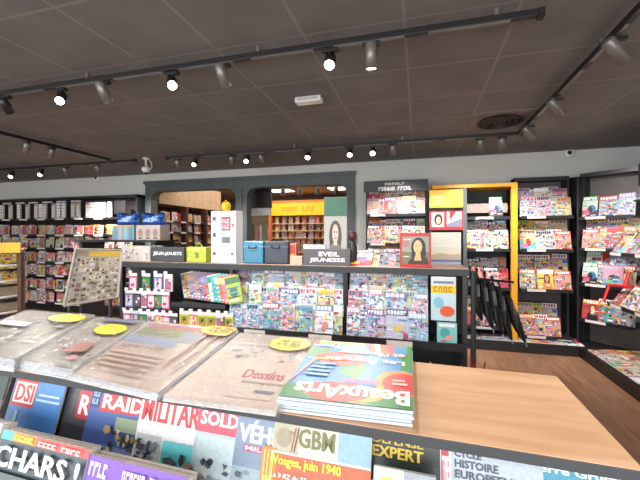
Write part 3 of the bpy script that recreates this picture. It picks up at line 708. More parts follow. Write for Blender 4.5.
# tall portrait board with green head
def d_port(s):
    s.rect(0, 0, 1, 1, '9a9a94'); s.rect(0, .72, 1, 1, '1f5a44'); s.disc(.5, .42, .28, .24, '3a3432'); s.rect(.25, .12, .75, .42, '3a3432'); s.disc(.5, .46, .14, .14, 'b8a496')
    s.poly([(.15, .02), (.85, .02), (.75, .26), (.58, .32), (.42, .32), (.25, .26)], '6a645e'); s.rect(.42, .28, .58, .36, 'b8a496'); s.rect(.43, .47, .48, .49, '2a2220'); s.rect(.54, .47, .59, .49, '2a2220'); s.rect(.46, .38, .55, .395, '7a4a44')
t_, w_, h_ = bx('portrait_board', 'tall display board with dark green head and grey portrait print', 'display board', 324, 347, 197, None, 3.14, .015, '707068', d_port, bevel=0)
MB().box(-w_ / 2 - .02, w_ / 2 + .02, -.03, .05, 0, .02).obj('foot', BLACK, t_)
t_, w_, h_ = bx('toy_figure', 'dark small figure beside the portrait board', 'figure', 348, 357, 232, None, 3.12, .03, '1c1c22')
bpy.data.objects.remove(t_.children[0])
f_ = MB(); f_.lathe([(.03, 0), (.035, .04), (.045, .1), (.04, .16), (.025, .2), (.022, .215)], 12); f_.obj('body', mat('dark_figure', '26262c', .5), t_, smooth=True)
MB().lathe([(.01, .215), (.035, .235), (.04, .265), (.03, .295), (.008, .305)], 12).obj('head', mat('dark_red_figure', '4a2026', .5), t_, smooth=True)
# stand-in portrait poster in a red frame (plain portrait)
def d_lady(s):
    s.rect(0, 0, 1, 1, '8b9080'); s.rect(0, 0, 1, .45, '6a6a52'); s.rect(0, .6, .3, .9, '9c6a6a')
    s.disc(.6, .58, .24, .3, '1c1410', 20); s.rect(.38, .22, .84, .55, '1c1410'); s.disc(.58, .6, .14, .2, 'd6ad78', 20)
    s.poly([(.2, 0), (.98, 0), (.9, .26), (.7, .38), (.48, .38), (.3, .2)], '2e2418'); s.poly([(.46, .2), (.7, .2), (.66, .42), (.52, .42)], 'd0a670')
    s.rect(.5, .62, .55, .64, '2a1c14'); s.rect(.61, .62, .66, .64, '2a1c14'); s.rect(.575, .52, .595, .6, 'b88c5c'); s.rect(.53, .475, .63, .49, '8a3c30')
    for a in ((0, 0, 1, .09), (0, .91, 1, 1), (0, 0, .06, 1), (.94, 0, 1, 1)): s.rect(*a, 'b41a24')
    s.rect(.1, .8, .34, .84, 'd8c8c8'); s.rect(.1, .3, .3, .33, 'c8d0d0')
t_, w_, h_ = bx('framed_poster', 'red framed poster of a dark-haired woman on the display top', 'poster', 400, 431, 233, None, 3.0, .015, 'a01820', d_lady, bevel=0)
MB().box(-w_ / 2, w_ / 2, -.0, .06, 0, .006).obj('foot', mat('red_plastic', 'c81e24', .35), t_)
# magazines lying/leaning on the right part of the top
for i in range(5):
    q = lib('tech')[(3 * i + 4) % 16]
    M = Matrix.Translation((X(360 + i * 8, 3.1), 3.04 + .022 * i, GZ + .002)) @ Matrix.Rotation(R(-62), 4, 'X') @ Matrix.Rotation(R(4 * (i % 3) - 4), 4, 'Z')
    tag(place(q[0], 'magazine', M), f'{q[1]} magazine, {ORD[i]} from left, lying back on the display top', 'magazine', 'magazines lying on the display top')
# back side things beyond the gondola top, left
def d_pat(s):
    s.rect(0, 0, 1, 1, 'b4aca8')
    for q in range(26): s.disc(random.uniform(.05, .95), random.uniform(.08, .92), .04, .07, random.choice(['7a7270', 'd8d4d0', '8f8480']), 7)
bx('patterned_box', 'grey patterned storage box at the left end of the display top', 'box', 121, 150, 246, None, 3.05, .2, 'aaa29e', d_pat)
def d_wb(s):
    s.rect(0, 0, 1, 1, 'c8bcb8')
    for q in range(3): s.disc(.18 + q * .32, .5, .11, .28, 'a8908a', 10); s.rect(.1 + q * .32, .1, .26 + q * .32, .2, '6a5a58')
# rear low shelf that carries the blue bags
t = thing('side_table', 'dark low display table standing behind the left end of the long display', 'table', (0, 0, 0))
MB().box(-4.75, -3.35, 3.95, 4.4, 1.45, 1.48).obj('top', CHAR, t); 
for x in (-4.7, -3.45): MB().box(x, x + .05, 3.98, 4.36, 0, 1.45).obj('leg', CHAR, t)
def stk(name, label, cat, u0, u1, v0, v1, Y, d_, col, draw=None, m=None): return bx(name, label, cat, u0, u1, v0, v1, Y, d_, col, draw, m)
def zt(v, u, Y): return Z(u, v, Y)
stk('white_carton', 'white printed carton below the right blue bag', 'carton', 136, 160, 225, 240.5, 4.0, .2, 'c8bcb8', d_wb)
rl0 = random.Random(5)
def d_blue(s):
    s.rect(0, 0, 1, 1, '1c50a8'); s.poly([(.1, .2), (.5, .7), (.9, .3), (.6, .4), (.4, .2)], '9fc4ea'); s.disc(.6, .6, .12, .16, 'cfe2f4', 8); s.rect(0, .9, 1, 1, '12306c')
def pillow(w_, h_, d_, cols, rnd_):
    mb = MB(); N, M_ = 12, 8; vs = []
    for sd_ in (-1, 1):
        for b in range(M_ + 1):
            for a in range(N + 1):
                x, z = a / N, b / M_; e = (4 * x * (1 - x)) ** .35 * (4 * z * (1 - z)) ** .35
                vs.append(((x - .5) * w_ * (.94 + .06 * math.sin(z * 9)), d_ / 2 + sd_ * e * d_ / 2 + (.006 * rnd_.uniform(-1, 1) if 0 < e else 0), z * h_ * (.93 + .07 * math.sin(x * 8))))
    K = (N + 1) * (M_ + 1)
    for b in range(M_):
        for a in range(N):
            k = b * (N + 1) + a
            c = cols[0] if b < M_ - 1 else cols[1]
            if 2 <= a <= 9 and 2 <= b <= 5 and abs((a - 2) * .5 - (b - 1)) < 1.6: c = cols[2]
            if rnd_.random() < .12: c = cols[3]
            mb.add([vs[k], vs[k + 1], vs[k + N + 2], vs[k + N + 1]], [(0, 1, 2, 3)], c)
            mb.add([vs[K + k], vs[K + k + 1], vs[K + k + N + 2], vs[K + k + N + 1]], [(3, 2, 1, 0)], cols[0])
    return mb
for (ua, ub, nme, yy) in ((138, 161, 'right', 4.02), (113, 135, 'left', 4.02)):
    xa, xb = X(ua, yy), X(ub, yy); zb = Z((ua + ub) / 2, 225, 4.0) + .001; zt_ = Z((ua + ub) / 2, 212, yy)
    tag(pillow(xb - xa, zt_ - zb, .15, ['1a4a9c', '12306c', 'a8c8ea', '3c78c4'], rl0).obj('blue_bag', PRINT, None, loc=((xa + xb) / 2, yy, zb)), f'{nme} of two bright blue printed bags', 'bag')
def d_teal(s):
    s.rect(0, 0, 1, 1, '8ab0bc'); 
    for q in range(4): s.rect(.04 + q * .25, .05, .2 + q * .25, .9, ['7ca8c0', 'c8b8cc', 'a0c4c8', '6f98b4'][q])
    s.rect(0, .9, 1, 1, 'd8b060')
stk('wrapping_paper_box', 'pale blue box of wrapping rolls below the left blue bag', 'box', 112, 134, 225, 240.5, 4.0, .2, '86a8b6', d_teal)

# ================================================================ CATALOGUE BOARD (left)
t = thing('picture_board', 'slanted pale board covered with small pictures at the left of the display', 'display board', (-3.0, 2.7, 0))
c4 = [atd(64, 306, 3.05), atd(118, 297, 3.40), atd(122, 250, 3.50), atd(75.6, 249, 3.22)]
o0 = Vector((-3.0, 2.7, 0)); e1 = c4[1] - c4[0]; nrm = e1.cross(c4[3] - c4[0]).normalized() * .02
if nrm.x < 0: nrm = -nrm
def bil(a, b): return (c4[0] * (1 - a) * (1 - b) + c4[1] * a * (1 - b) + c4[2] * a * b + c4[3] * (1 - a) * b) - o0
mb = MB(); NG = 8
for sd_, ofs in ((1, Vector()), (-1, -nrm)):
    g = [bil(a / NG, b / NG) + ofs for b in range(NG + 1) for a in range(NG + 1)]
    fs = [(b * (NG + 1) + a, b * (NG + 1) + a + 1, (b + 1) * (NG + 1) + a + 1, (b + 1) * (NG + 1) + a) for b in range(NG) for a in range(NG)]
    mb.add(g, fs if sd_ > 0 else [f[::-1] for f in fs], 'b4aca0')
rim = [bil(0, 0), bil(1, 0), bil(1, 1), bil(0, 1)]
mb.add(rim + [p - nrm for p in rim], [(0, 4, 5, 1), (1, 5, 6, 2), (2, 6, 7, 3), (3, 7, 4, 0)], 'b4aca0')
lay = [1]
def bq(a0, b0, a1, b1, c):
    lay[0] += 1; e = nrm.normalized() * (.003 + .00002 * lay[0])
    mb.add([bil(a0, b0) + e, bil(a1, b0) + e, bil(a1, b1) + e, bil(a0, b1) + e], [(0, 1, 2, 3)], c)
bq(.3, .86, .97, .97, 'd0b048'); bq(.04, .86, .27, .97, '9c8c84')
for i in range(9):
    for j in range(9):
        a = .03 + i * .105 + random.uniform(-.012, .012); b = .03 + j * .092 + random.uniform(-.01, .01)
        bq(a, b, a + random.uniform(.05, .095), b + random.uniform(.05, .08), random.choice(['c8c0b2', 'a89c90', '8a8078', 'bdb3a4', 'cfc4a0', '9a9488', '7c766c', 'd4cec4']))
        for _ in range(random.choice((0, 1, 1, 2))):
            a2 = a + random.uniform(0, .06); b2 = b + random.uniform(0, .04)
            bq(a2, b2, a2 + random.uniform(.025, .06), b2 + random.uniform(.02, .045), random.choice(['3a342e', '4a3a2e', '5a5a4c', '6a4030', '44402e', '8a7a3a']))
mb.obj('board', PRINT, t)
MB().tube([bil(0, 0), bil(1, 0), bil(1, 1), bil(0, 1), bil(0, 0)], .012).obj('frame', mat('pale_grey_frame', 'a8a49e', .4), t)
for a in (.12, .88):
    q = bil(a, .0); MB().tube([q - nrm * 2, Vector((q.x - .05, q.y, 0))], .015).obj('leg', SHELF, t)

# ================================================================ LEFT PRODUCT WALL
LX0, LX1 = X(-14, 5.4), X(131, 5.4)
ML = frame(LX0, 5.35, 0); lw_ = LX1 - LX0
ls = [1.88, 1.56, 1.30, 1.02, .76, .48, .22]
t = rack('product_wall_rack', 'long black product rack along the back wall at the left', ML, lw_, .42, 2.33, ls, header=True, back=mat('dark_brown_back', '2b2224', .6))
for q in range(6):
    MB().box(.3 + q * .38, .55 + q * .38, .17, .18, 2.22, 2.25).obj('header_label', STRIP, t)
MB().box(lw_ - .36, lw_ - .1, .02, .03, 1.95, 2.2).obj('black_end_panel', BLACK, t)
# tall white blister columns on the top shelf
rl = random.Random(3)
BL = []
for i in range(5):
    mb = MB(); w_ = .085; mb.box(-w_ / 2, w_ / 2, 0, .03, 0, .3, 'e0dcd8'); mb.M = Matrix.Translation((-w_ / 2, 0, 0)); s = Sheet(mb, w_, .3)
    s.rect(0, 0, 1, 1, ['e8e4e0', 'd8d4d0', 'e6dcd0', 'ececec', 'd0cac6'][i]); 
    for q in range(5): s.rect(.15, .06 + q * .19, .85, .12 + q * .19, rl.choice(['aaa4a0', '8a8480', 'c8a89c', 'bcb8b4', 'b0b8a2']))
    s.rect(.1, .9, .9, .97, rl.choice(['a03a40', '4a6a9a', 'e8e8e8']))
    BL.append((mb.mesh('blister_pack', PRINT), ['white', 'grey', 'cream', 'bright white', 'dull grey'][i]))
x = .25; i = 0
while x < lw_ - .42:
    k_ = rl.randrange(5)
    tag(place(BL[k_][0], 'blister_pack', ML @ Matrix.Translation((x, .06, 1.89))), f'{BL[k_][1]} tall pack, {ORD[min(i, 29)]} from left on the top shelf of the product wall', 'pack', 'tall white packs on the product wall')
    x += rl.choice([.1, .1, .13, .24]); i += 1
rn = ['second', 'third', 'fourth', 'fifth', 'sixth', 'lowest']
for k_, z in enumerate(ls[1:]):
    row(ML, .04, lw_ - .04, .05, z + .002, 'goods' if k_ != 1 else 'news', .108, R(5), f'{rn[k_]} shelf of left product wall', 'small goods on the left product wall', rl,
        name='goods_pack', key='goodspack' + ('b' if k_ == 1 else ''), cat='pack', w=(.1, .16), h=(.18, .235), t=(.02, .04), n=18)
# near left confectionery rack
TRr = atd(22, 250, 4.0); TR0 = (TRr.x - .6 * math.cos(R(50)), TRr.y - .6 * math.sin(R(50)), 0)
t = thing('tray_rack', 'tan sided rack with curved black trays at the left picture edge', 'rack', TR0, R(50))
x1 = .6
MB().box(0, x1, .25, .29, 0, 1.35).obj('back_panel', TAN, t)
MB().box(x1 - .03, x1, -.1, .25, 0, 1.35).obj('side_panel', mat('brown_side_panel', '5a3c2c', .6), t)
MB().box(-.0, x1, -.12, .29, 1.35, 1.38).obj('top_board', mat('orange_board', 'd06a22', .5), t)
sg = MB(); sg.box(-.0, x1, -.14, -.125, 1.35, 1.46, 'd8601e'); sg.box(x1 * .5, x1, -.146, -.14, 1.35, 1.46, 'e8b81e'); sg.obj('header_sign', PRINT, t)
for z in (1.15, .98, .81, .64):
    pts = [(0, -.02), (x1 * .2, -.1), (x1 * .5, -.15), (x1 * .8, -.12), (x1 - .035, -.05), (x1 - .035, .25), (0, .25)]
    a = MB().prism(pts, z, z + .02).obj('tray', BLACK, t)
    MB().tube([(p[0], p[1] - .004, z + .06) for p in pts[:5]], .014).obj('tray_rim', STRIP, a)
MB().box(0, x1 - .1, -.16, .24, 0, .5).obj('cardboard_base', mat('cardboard', 'a8784e', .7), t)
MT = frame(TR0[0], TR0[1], R(50))
row(MT, .02, x1 - .05, .0, 1.172, 'tech', .1, R(20), 'top tray of tan rack', 'packs in the tan rack', rl, name='goods_pack', key='goodspack', cat='pack')
row(MT, .02, x1 - .05, .0, 1.002, 'tech', .1, R(20), 'second tray of tan rack', 'packs in the tan rack', rl, name='goods_pack', key='goodspack', cat='pack')

# ================================================================ NEIGHBOURING ROOM
t = thing('bulkhead', 'tan boxed bulkhead hanging beyond the left window opening', 'bulkhead', (-5.03, 6.0, 0))
MB().box(-.3, 0, 0, 2.3, 2.2, CZ - .001).obj('panel', TAN, t)
MQ = frame(-4.6, 5.98, R(90))
t = rack('product_rack', 'dark red product rack under the tan bulkhead beyond the window', frame(-4.98, 6.02, R(90)), 2.3, .4, 2.18, [1.85, 1.62, 1.39, 1.16], header=False, back=mat('dark_red_back', '46231f', .6))
for x in (.75, 1.5): MB().box(x, x + .06, -.03, .38, 0, 2.18).obj('divider', mat('dark_red_back', '46231f', .6), t)
for k_, z in enumerate((1.85, 1.62, 1.39, 1.16)):
    for sct, (a, b) in enumerate(((.05, .73), (.83, 1.48), (1.58, 2.24))):
        row(frame(-4.98, 6.02, R(90)), a, b, .05, z + .002, 'goods', .2, R(5), f'{["near", "middle", "far"][sct]} column, {ORD[k_]} shelf, dark red rack', 'goods on the dark red rack', rl, name='goods_pack', key='goodspack', cat='pack')
# yellow sign counter
YX0, YX1 = X(272, 9.3), X(349, 9.3)
t = thing('lit_shelving', 'orange shelving with a long yellow sign in the neighbouring shop room', 'shelving', (YX0, 9.3, 0))
yw_ = YX1 - YX0
OR = mat('orange_shelving', 'b86a28', .5)
MB().box(0, yw_, .4, .45, 0, 2.55).obj('back_panel', OR, t)
mb = MB(); mb.box(0, X(326, 9.3) - YX0, -.05, 0, 2.12, 2.46, 'f0b400'); mb.obj('yellow_sign', PRINT, t)
mb = MB(); s = Sheet(mb, X(326, 9.3) - YX0, .34, 2.0 - 2.052); mb.M = Matrix.Translation((0, 0, 2.12)); s.marks(8, .2, .3, .8, .7, 'c79200'); mb.obj('sign_lettering', PRINT, t)
MB().box(-.08, yw_, -.02, .4, 2.46, 2.54).obj('top_board', OR, t); MB().box(-.08, -.0, -.05, .4, 0, 2.46).obj('side_panel', OR, t)
for z in (1.9, 1.7, 1.5, 1.3, 1.1):
    sh = MB().box(0, yw_, 0, .4, z - .02, z).obj('shelf', mat('pale_wood_shelf', 'c8a070', .5), t)
for k_, z in enumerate((1.9, 1.7, 1.5, 1.3, 1.1)):
    row(frame(YX0, 9.3, 0), .05, yw_ - .05, .1, z + .002, 'women', .2, R(5), f'{ORD[k_]} shelf under the yellow sign', 'goods under the yellow sign', rl, name='goods_pack', key='goodspack', cat='pack')
t = thing('dark_screen', 'black hanging screen with a white strip in the right window opening', 'screen', (X(249, 6.3), 6.3, 0))
w_ = X(271, 6.3) - X(249, 6.3)
MB().box(0, w_, 0, .05, Z(260, 208, 6.3), CZ).obj('panel', BLACK, t)
MB().box(0, w_ * .95, -.006, .05, Z(260, 215.5, 6.3), Z(260, 208, 6.3) - .002).obj('white_strip', mat('white_strip_paint', 'd4d4d8', .4), t)
t = thing('tube_stand', 'small stand of rolls and pink cards behind the blue cases', 'display stand', (X(256, 6.2), 6.2, 0))
MB().box(-.3, .28, 0, .25, 0, 1.35).obj('cabinet', CHAR, t)
for k_ in range(7):
    MB().tube([(-.26 + .08 * k_, .08, 1.35), (-.26 + .08 * k_, .08, 1.72 + .03 * (k_ % 3))], .018, 8).obj('roll', mat(['pink_roll', 'white_roll', 'green_roll'][k_ % 3], ['b8707c', 'c8c0bc', '5a7a5a'][k_ % 3], .5), t)
for u, lab in ((281, 'left'), (341, 'right')):
    t = thing('ceiling_panel_light', f'{lab} white lit ceiling panel in the neighbouring room', 'ceiling light', (X(u, 8.6), 8.6, CZ))
    MB().box(-.32, .32, -.25, .25, -.03, 0).obj('frame', WHITE, t); MB().box(-.29, .29, -.22, .22, -.036, -.03).obj('diffuser', glow('panel_glow', 'fff6e8', 5), t)
for i, u in enumerate((283, 300, 318, 336)):
    t = thing('hanging_lamp', f'black hanging lamp, {ORD[i]} from left in the neighbouring room', 'lamp', (X(u, 7.6), 7.6, CZ), 0, 'black lamps beyond the window')
    MB().tube([(0, 0, -.12), (0, 0, 0)], .012).obj('stem', BLACK, t); MB().lathe([(.045, -.3), (.05, -.28), (.05, -.14), (.02, -.12)], 14).obj('shade', BLACK, t)

# ================================================================ BLACK UMBRELLAS at the gondola end
UM = mat('black_umbrella_cloth', '101012', .28); 
t = thing('umbrella_stand', 'thin grey metal post with rail at the right end of the display', 'stand', (GX1 + .035, 2.95, 0))
MB().tube([(0, 0, 0), (0, 0, 1.26)], .02).obj('post', CHAR, t); MB().tube([(0, 0, 1.2), (.3, .1, 1.17)], .01).obj('rail', BLACK, t); MB().box(-.02, .06, -.1, .1, 0, .02).obj('foot', BLACK, t)
def umbrella(p0, p1, lab, m, n, grip='black_umbrella_cloth', r=.036):
    d = (p1 - p0); L = d.length; t_ = thing('folded_umbrella', lab, 'umbrella', p0, 0, n)
    t_.rotation_mode = 'QUATERNION'; t_.rotation_quaternion = d.to_track_quat('Z', 'Y')
    mb = MB(); prof = [(0, .35), (.06, .9), (.2, 1.15), (.45, 1.0), (.7, .75), (.9, .4), (.97, .2)]
    seg = 12; vs = []; fs = []
    for i, (a, rr) in enumerate(prof):
        for k in range(seg):
            q = 2 * math.pi * k / seg + a * 1.4; e = r * rr * (1.18 if k % 2 else .8); vs.append((e * math.cos(q), e * math.sin(q), a * L))
    for i in range(len(prof) - 1):
        for k in range(seg): fs.append((i * seg + k, i * seg + (k + 1) % seg, (i + 1) * seg + (k + 1) % seg, (i + 1) * seg + k))
    fs.append(tuple(range(seg - 1, -1, -1))); fs.append(tuple((len(prof) - 1) * seg + k for k in range(seg)))
    mb.add(vs, fs); mb.obj('canopy', m, t_)
    MB().tube([(0, 0, L * .96), (0, 0, L * 1.05)], .005).obj('tip', SILVER, t_)
    MB().tube([(0, 0, 0), (0, 0, -.05), (.015, 0, -.075), (.04, 0, -.075), (.05, 0, -.05)], .009).obj('handle', BLACK, t_)
ups = [((471, 276, 3.0), (482, 322, 2.98)), ((478, 278, 3.03), (493, 330, 3.0)), ((486, 281, 3.07), (503, 336, 3.03)), ((494, 286, 3.10), (512, 341, 3.07)), ((502, 292, 3.14), (526, 344, 3.1))]
for i, (a, b) in enumerate(ups):
    umbrella(at(*a), at(*b), f'folded black umbrella, {ORD[i]} from left in the slanting row', UM, 'black umbrellas at the end of the display')
REDM = mat('red_umbrella_cloth', '7a2028', .4)
t = thing('red_flag_bundle', 'small bundle of dark red pennants behind the counter edge', 'pennants', (X(476, 2.6), 2.6, 0))
MB().lathe([(.08, 0), (.09, .02), (.07, .04), (.07, .35), (.08, .36)], 14).obj('bin', BLACK, t)
for k_ in range(7):
    a = k_ * .9; MB().tube([(.03 * math.cos(a), .03 * math.sin(a), .05), (.05 * math.cos(a), .05 * math.sin(a), .45), (.11 * math.cos(a), .08 * math.sin(a), .62 + .04 * (k_ % 3))], [.012, .02, .004], 6).obj('pennant', REDM if k_ % 3 else mat('purple_cloth', '5a3a5c', .5), t)

# ================================================================ NEWSPAPER COUNTER
CT = 1.12
FR, BR = Vector((.372, .735)), Vector((.38, 1.165)); dv = Vector((-1, .03)).normalized(); LEN = 2.35
FL_, BL_ = FR + dv * LEN, BR + dv * LEN
PR = math.atan2(-dv.y, -dv.x)                      # heading of the counter's x axis
t = thing('newspaper_counter', 'waist-high press counter with beech top and dark grey edge', 'counter', (0, 0, 0))
pts = [tuple(FL_), tuple(FR), tuple(BR), tuple(BL_)]
MB().prism(pts, CT - .0015, CT).obj('worktop', WTOP, t)
MB().prism(pts, CT - .024, CT - .0018).obj('worktop_edge', DGREY, t, bevel=.002)
def inset(a, b, c_, d_): # front, back, left, right insets
    n = Vector((-dv.y, dv.x)); n = n if n.y > 0 else -n
    return [tuple(FL_ - dv * c_ + n * a), tuple(FR + dv * d_ + n * a), tuple(BR + dv * d_ - n * b), tuple(BL_ - dv * c_ - n * b)]
MB().prism(inset(.13, .02, .02, .02), .12, CT - .03).obj('body', CHAR, t)
MB().prism(inset(-.28, .04, .04, .04), 0, .12).obj('kick_base', BLACK, t)
for z, a, b_ in ((.812, -.10, .30), (.742, -.26, .52)):
    sh = MB().prism(inset(a, b_, .02, .02), z - .014, z).obj('shelf', SHELF, t)
MB().prism(inset(-.3, -.0 + .2, -.0, LEN - .02), .12, CT - .03).obj('end_panel', CHAR, t) if False else None
NL = -dv; NB = Vector((-dv.y, dv.x)); NB = NB if NB.y > 0 else -NB
def cf(s_, b, z):
    """counter frame: s_ = metres left of the right corner, b = metres behind the front edge"""
    p = FR + dv * s_ + NB * b
    return Matrix.Translation((p.x, p.y, z)) @ Matrix.Rotation(PR, 4, 'Z')
def s_of(u, b):       # where the sight line through column u crosses the line b behind the front edge
    lo, hi = -1.0, 4.0
    for _ in range(50):
        m_ = (lo + hi) / 2; p = FR + dv * m_ + NB * b; uu = 320 + F * (p.x * cs + p.y * sn) / dep(p.x, p.y)
        if uu > u: lo = m_
        else: hi = m_
    return lo
LN = R(17)
def front_mag(name, label, u0, u1, draw, zt=1.1, b=.03, h=.285, w=None, t_=.01, group='press titles under the counter edge'):
    s0 = s_of(u0, b); w_ = w or (s0 - s_of(u1, b))
    mb = MB(); mb.box(0, w_, 0, t_, -h, 0, 'd8d6d0'); mb.M = Matrix.Translation((0, 0, -h)); sh_ = Sheet(mb, w_, h); draw(sh_)
    o = mb.obj(name, PRINT); o.matrix_world = cf(s0, b, zt) @ Matrix.Rotation(-LN, 4, 'X')
    return tag(o, label, 'magazine', group)
def blobs(s, n, x0, z0, x1, z1, cols, r0=.03, r1=.08, seed=1):
    r_ = random.Random(seed)
    for _ in range(n * 2): s.disc(r_.uniform(x0, x1), r_.uniform(z0, z1), r_.uniform(r0, r1) * .75, r_.uniform(r0, r1) * .55, r_.choice(cols), r_.choice((3, 4, 5, 7)), r_.random())
def d_a(s): s.rect(0, 0, 1, 1, '5a5048'); s.rect(0, .72, .75, .98, 'd23a5c'); s.marks(3, .1, .76, .7, .94, 'f4f4f4'); s.rect(.76, .7, 1, 1, '26403a'); blobs(s, 14, .1, .15, .9, .65, ['8a7a68', 'a8957c', '3a342e', 'c4b49a']); s.rect(0, 0, 1, .2, '1c1a1c')
def d_dsi(s):
    s.rect(0, 0, 1, 1, '4583c8'); s.rect(0, 0, 1, .45, '3a74bc'); s.rect(.02, .70, .48, .97, 'c23a34'); s.rect(.05, .735, .46, .935, 'e8e4e0'); s.text('DSI', .08, .75, .43, .92, 'c8423c')
    s.rect(.55, .83, .95, .85, 'b8d4ec'); s.rect(.52, .78, .98, .8, 'b8d4ec'); s.rect(.17, .2, .23, .66, '8fc8e4'); s.poly([(.1, .12), (.45, .2), (.75, .42), (.9, .4), (.95, .2), (.95, .05), (.1, .05)], '62a8d4')
    s.disc(.78, .48, .06, .05, '2c4a6c'); s.rect(.7, .3, .88, .42, '284864'); s.poly([(.1, .3), (.5, .33), (.85, .5), (.85, .47), (.5, .29), (.1, .27)], 'a8dcec')
def d_d(s):
    s.rect(0, 0, 1, 1, '4c4f55'); s.disc(.12, .9, .07, .06, 'cfd8d4'); s.rect(.46, .66, .95, .92, 'c83a4c'); s.text('RA', .5, .7, .9, .88, 'f0e8e8'); s.rect(0, .3, 1, .6, '3c4046'); blobs(s, 10, .3, .1, .9, .4, ['6a7078', '2c3036', '98a0a8']); 
def d_raids(s):
    s.rect(0, 0, 1, 1, '7f9bd0'); s.rect(0, .5, 1, 1, '4f6cae'); s.rect(0, .8, 1, 1, '34508c'); s.marks(3, .03, .9, .13, .95, 'a8c8e0'); s.marks(3, .03, .83, .13, .88, 'a8c8e0')
    s.poly([(.16, .78), (.98, .8), (.98, .99), (.18, .97)], 'c93a3c'); s.text('RAIDS', .2, .81, .93, .94, 'f4f0ee')
    s.rect(.45, .64, .98, .76, '93a58c'); blobs(s, 26, .35, .2, .95, .66, ['b4ae8c', '8c8460', 'c8b8a0', '5e6450', 'a89468', '38403a', 'd0c8a0'], seed=4); s.rect(.4, .2, .9, .28, 'b8a850')
    s.disc(.35, .42, .1, .08, '2c3034'); s.disc(.35, .42, .05, .04, 'a8a8a0')
def d_mil(s):
    s.rect(0, 0, 1, 1, 'e4e6e8'); s.rect(0, .72, .88, 1, 'f0eeee'); s.text('MILITARIA', .03, .79, .97, .985, 'd0303a')
    s.rect(.02, .3, .36, .68, 'c0c4c8'); blobs(s, 16, .07, .36, .3, .62, ['4a5460', '2c343c', '7c8894', 'a0a8b0'], seed=5); s.rect(.4, .2, 1, .66, '5ec8d0'); blobs(s, 26, .52, .1, .98, .56, ['4a5a60', '2c3c44', '8ca0a4', 'c0c8c4', '606c62', '8a7a6c'], seed=6, r1=.12)
    s.rect(.03, .24, .34, .27, 'c84a4a'); s.rect(.03, .2, .25, .22, '8a8a90')
def d_sol(s):
    s.rect(0, 0, 1, 1, 'a9bfca'); s.rect(0, .8, 1, 1, 'd0465a'); s.text('SOLDATS', .04, .86, .8, .97, 'f6f4f2'); s.rect(.05, .1, .78, .78, '90a8b0'); s.rect(.05, .48, .78, .78, 'b4c8d0')
    blobs(s, 22, .1, .35, .74, .6, ['4c5a5e', '303c40', '788890'], seed=8, r1=.06); blobs(s, 14, .1, .2, .74, .4, ['e0e4e4', '505c60', '283034'], seed=9, r1=.06); s.rect(.82, .5, .97, .8, 'dd7a30'); s.marks(3, .84, .53, .95, .78, 'f2d070')
def d_veh(s):
    s.rect(0, 0, 1, 1, '93a7b4'); s.rect(0, .62, 1, 1, '7488a0'); s.text('VÉHICULES', .03, .8, .98, .97, 'eaf2f4'); s.rect(.1, .735, .98, .785, 'a84468'); s.text('MILITAIRES', .12, .745, .72, .778, 'f2e6ea')
    s.disc(.55, .38, .3, .16, '6a6c70'); blobs(s, 26, .3, .28, .85, .5, ['8c8884', '54585c', 'a8a09c', 'c0b8b4'], seed=12, r1=.05); s.rect(.2, .22, .95, .3, '3c4448'); s.rect(0, 0, 1, .2, 'b8c4cc')
def d_gbm(s):
    s.rect(0, 0, 1, 1, 'd65a3a'); s.rect(0, .8, .28, 1, 'a8a690'); s.disc(.12, .9, .09, .07, '948c74', 14); s.rect(.17, .93, .23, .95, '8a7a5c'); s.poly([(.2, .81), (.215, .81), (.245, .98), (.23, .98)], 'a03a34'); s.poly([(.23, .81), (.245, .81), (.275, .98), (.26, .98)], '5a3a34'); s.rect(.28, .8, .68, 1, 'bcc4b4'); s.text('GBM', .27, .85, .64, .985, '6c6c3c'); s.rect(.68, .8, 1, 1, '86a8c8')
    s.rect(.0, .785, 1, .8, 'd8dcd6'); s.text('Vosges, juin 1940', .02, .69, .72, .775, 'f0d83c'); s.text('Le 9 RZ du 27 septembre au 18 juin', .02, .61, .95, .655, 'f4e8e0'); s.rect(.0, .0, 1, .44, 'c8503a'); s.rect(.1, .1, .9, .38, '9a5a44')
def d_exp(s):
    s.rect(0, 0, 1, 1, '2e3c38'); s.text('DEFENSE', .03, .92, .48, .975, 'd8b42c'); s.rect(.0, .82, 1, .915, '222a2c'); s.text('EXPERT', .03, .83, .48, .905, 'e2c030'); s.poly([(.5, .6), (1, .8), (1, .5)], '55664c'); s.marks(6, .04, .62, .36, .67, 'dcdcdc'); blobs(s, 12, .3, .2, .9, .6, ['45564a', '6a7a60', '20282a'], seed=15)
def d_his(s):
    s.rect(0, 0, 1, 1, 'a4b2c0'); s.rect(.0, .0, .12, 1, 'c2c6cc'); s.rect(.01, .1, .09, .98, 'b03048'); s.text('THE', .02, .76, .08, .92, 'e8e0e4'); s.text('CYCLE', .15, .93, .42, .975, '34404c'); s.text('HISTOIRE', .15, .865, .58, .915, '34404c'); s.text('EUROPEENNE', .15, .8, .86, .85, '34404c'); s.rect(.12, .3, .95, .66, 'a8b4c0')
def d_pg(s):
    s.rect(0, 0, 1, 1, '3d9cb4'); s.rect(0, .75, 1, 1, '2f88a4'); s.text('Pierre Grumberg', .08, .9, .92, .96, 'e4f0f2'); s.marks(6, .1, .76, .8, .87, 'f0f4f4'); blobs(s, 10, .2, .2, .9, .6, ['2a5a68', '7cc0cc'], seed=17)
def d_dk(s): s.rect(0, 0, 1, 1, '222a34'); s.marks(3, .1, .8, .7, .94, 'c0c4c8'); blobs(s, 10, .1, .2, .9, .7, ['3c4854', '161c22', '566878'], seed=18)
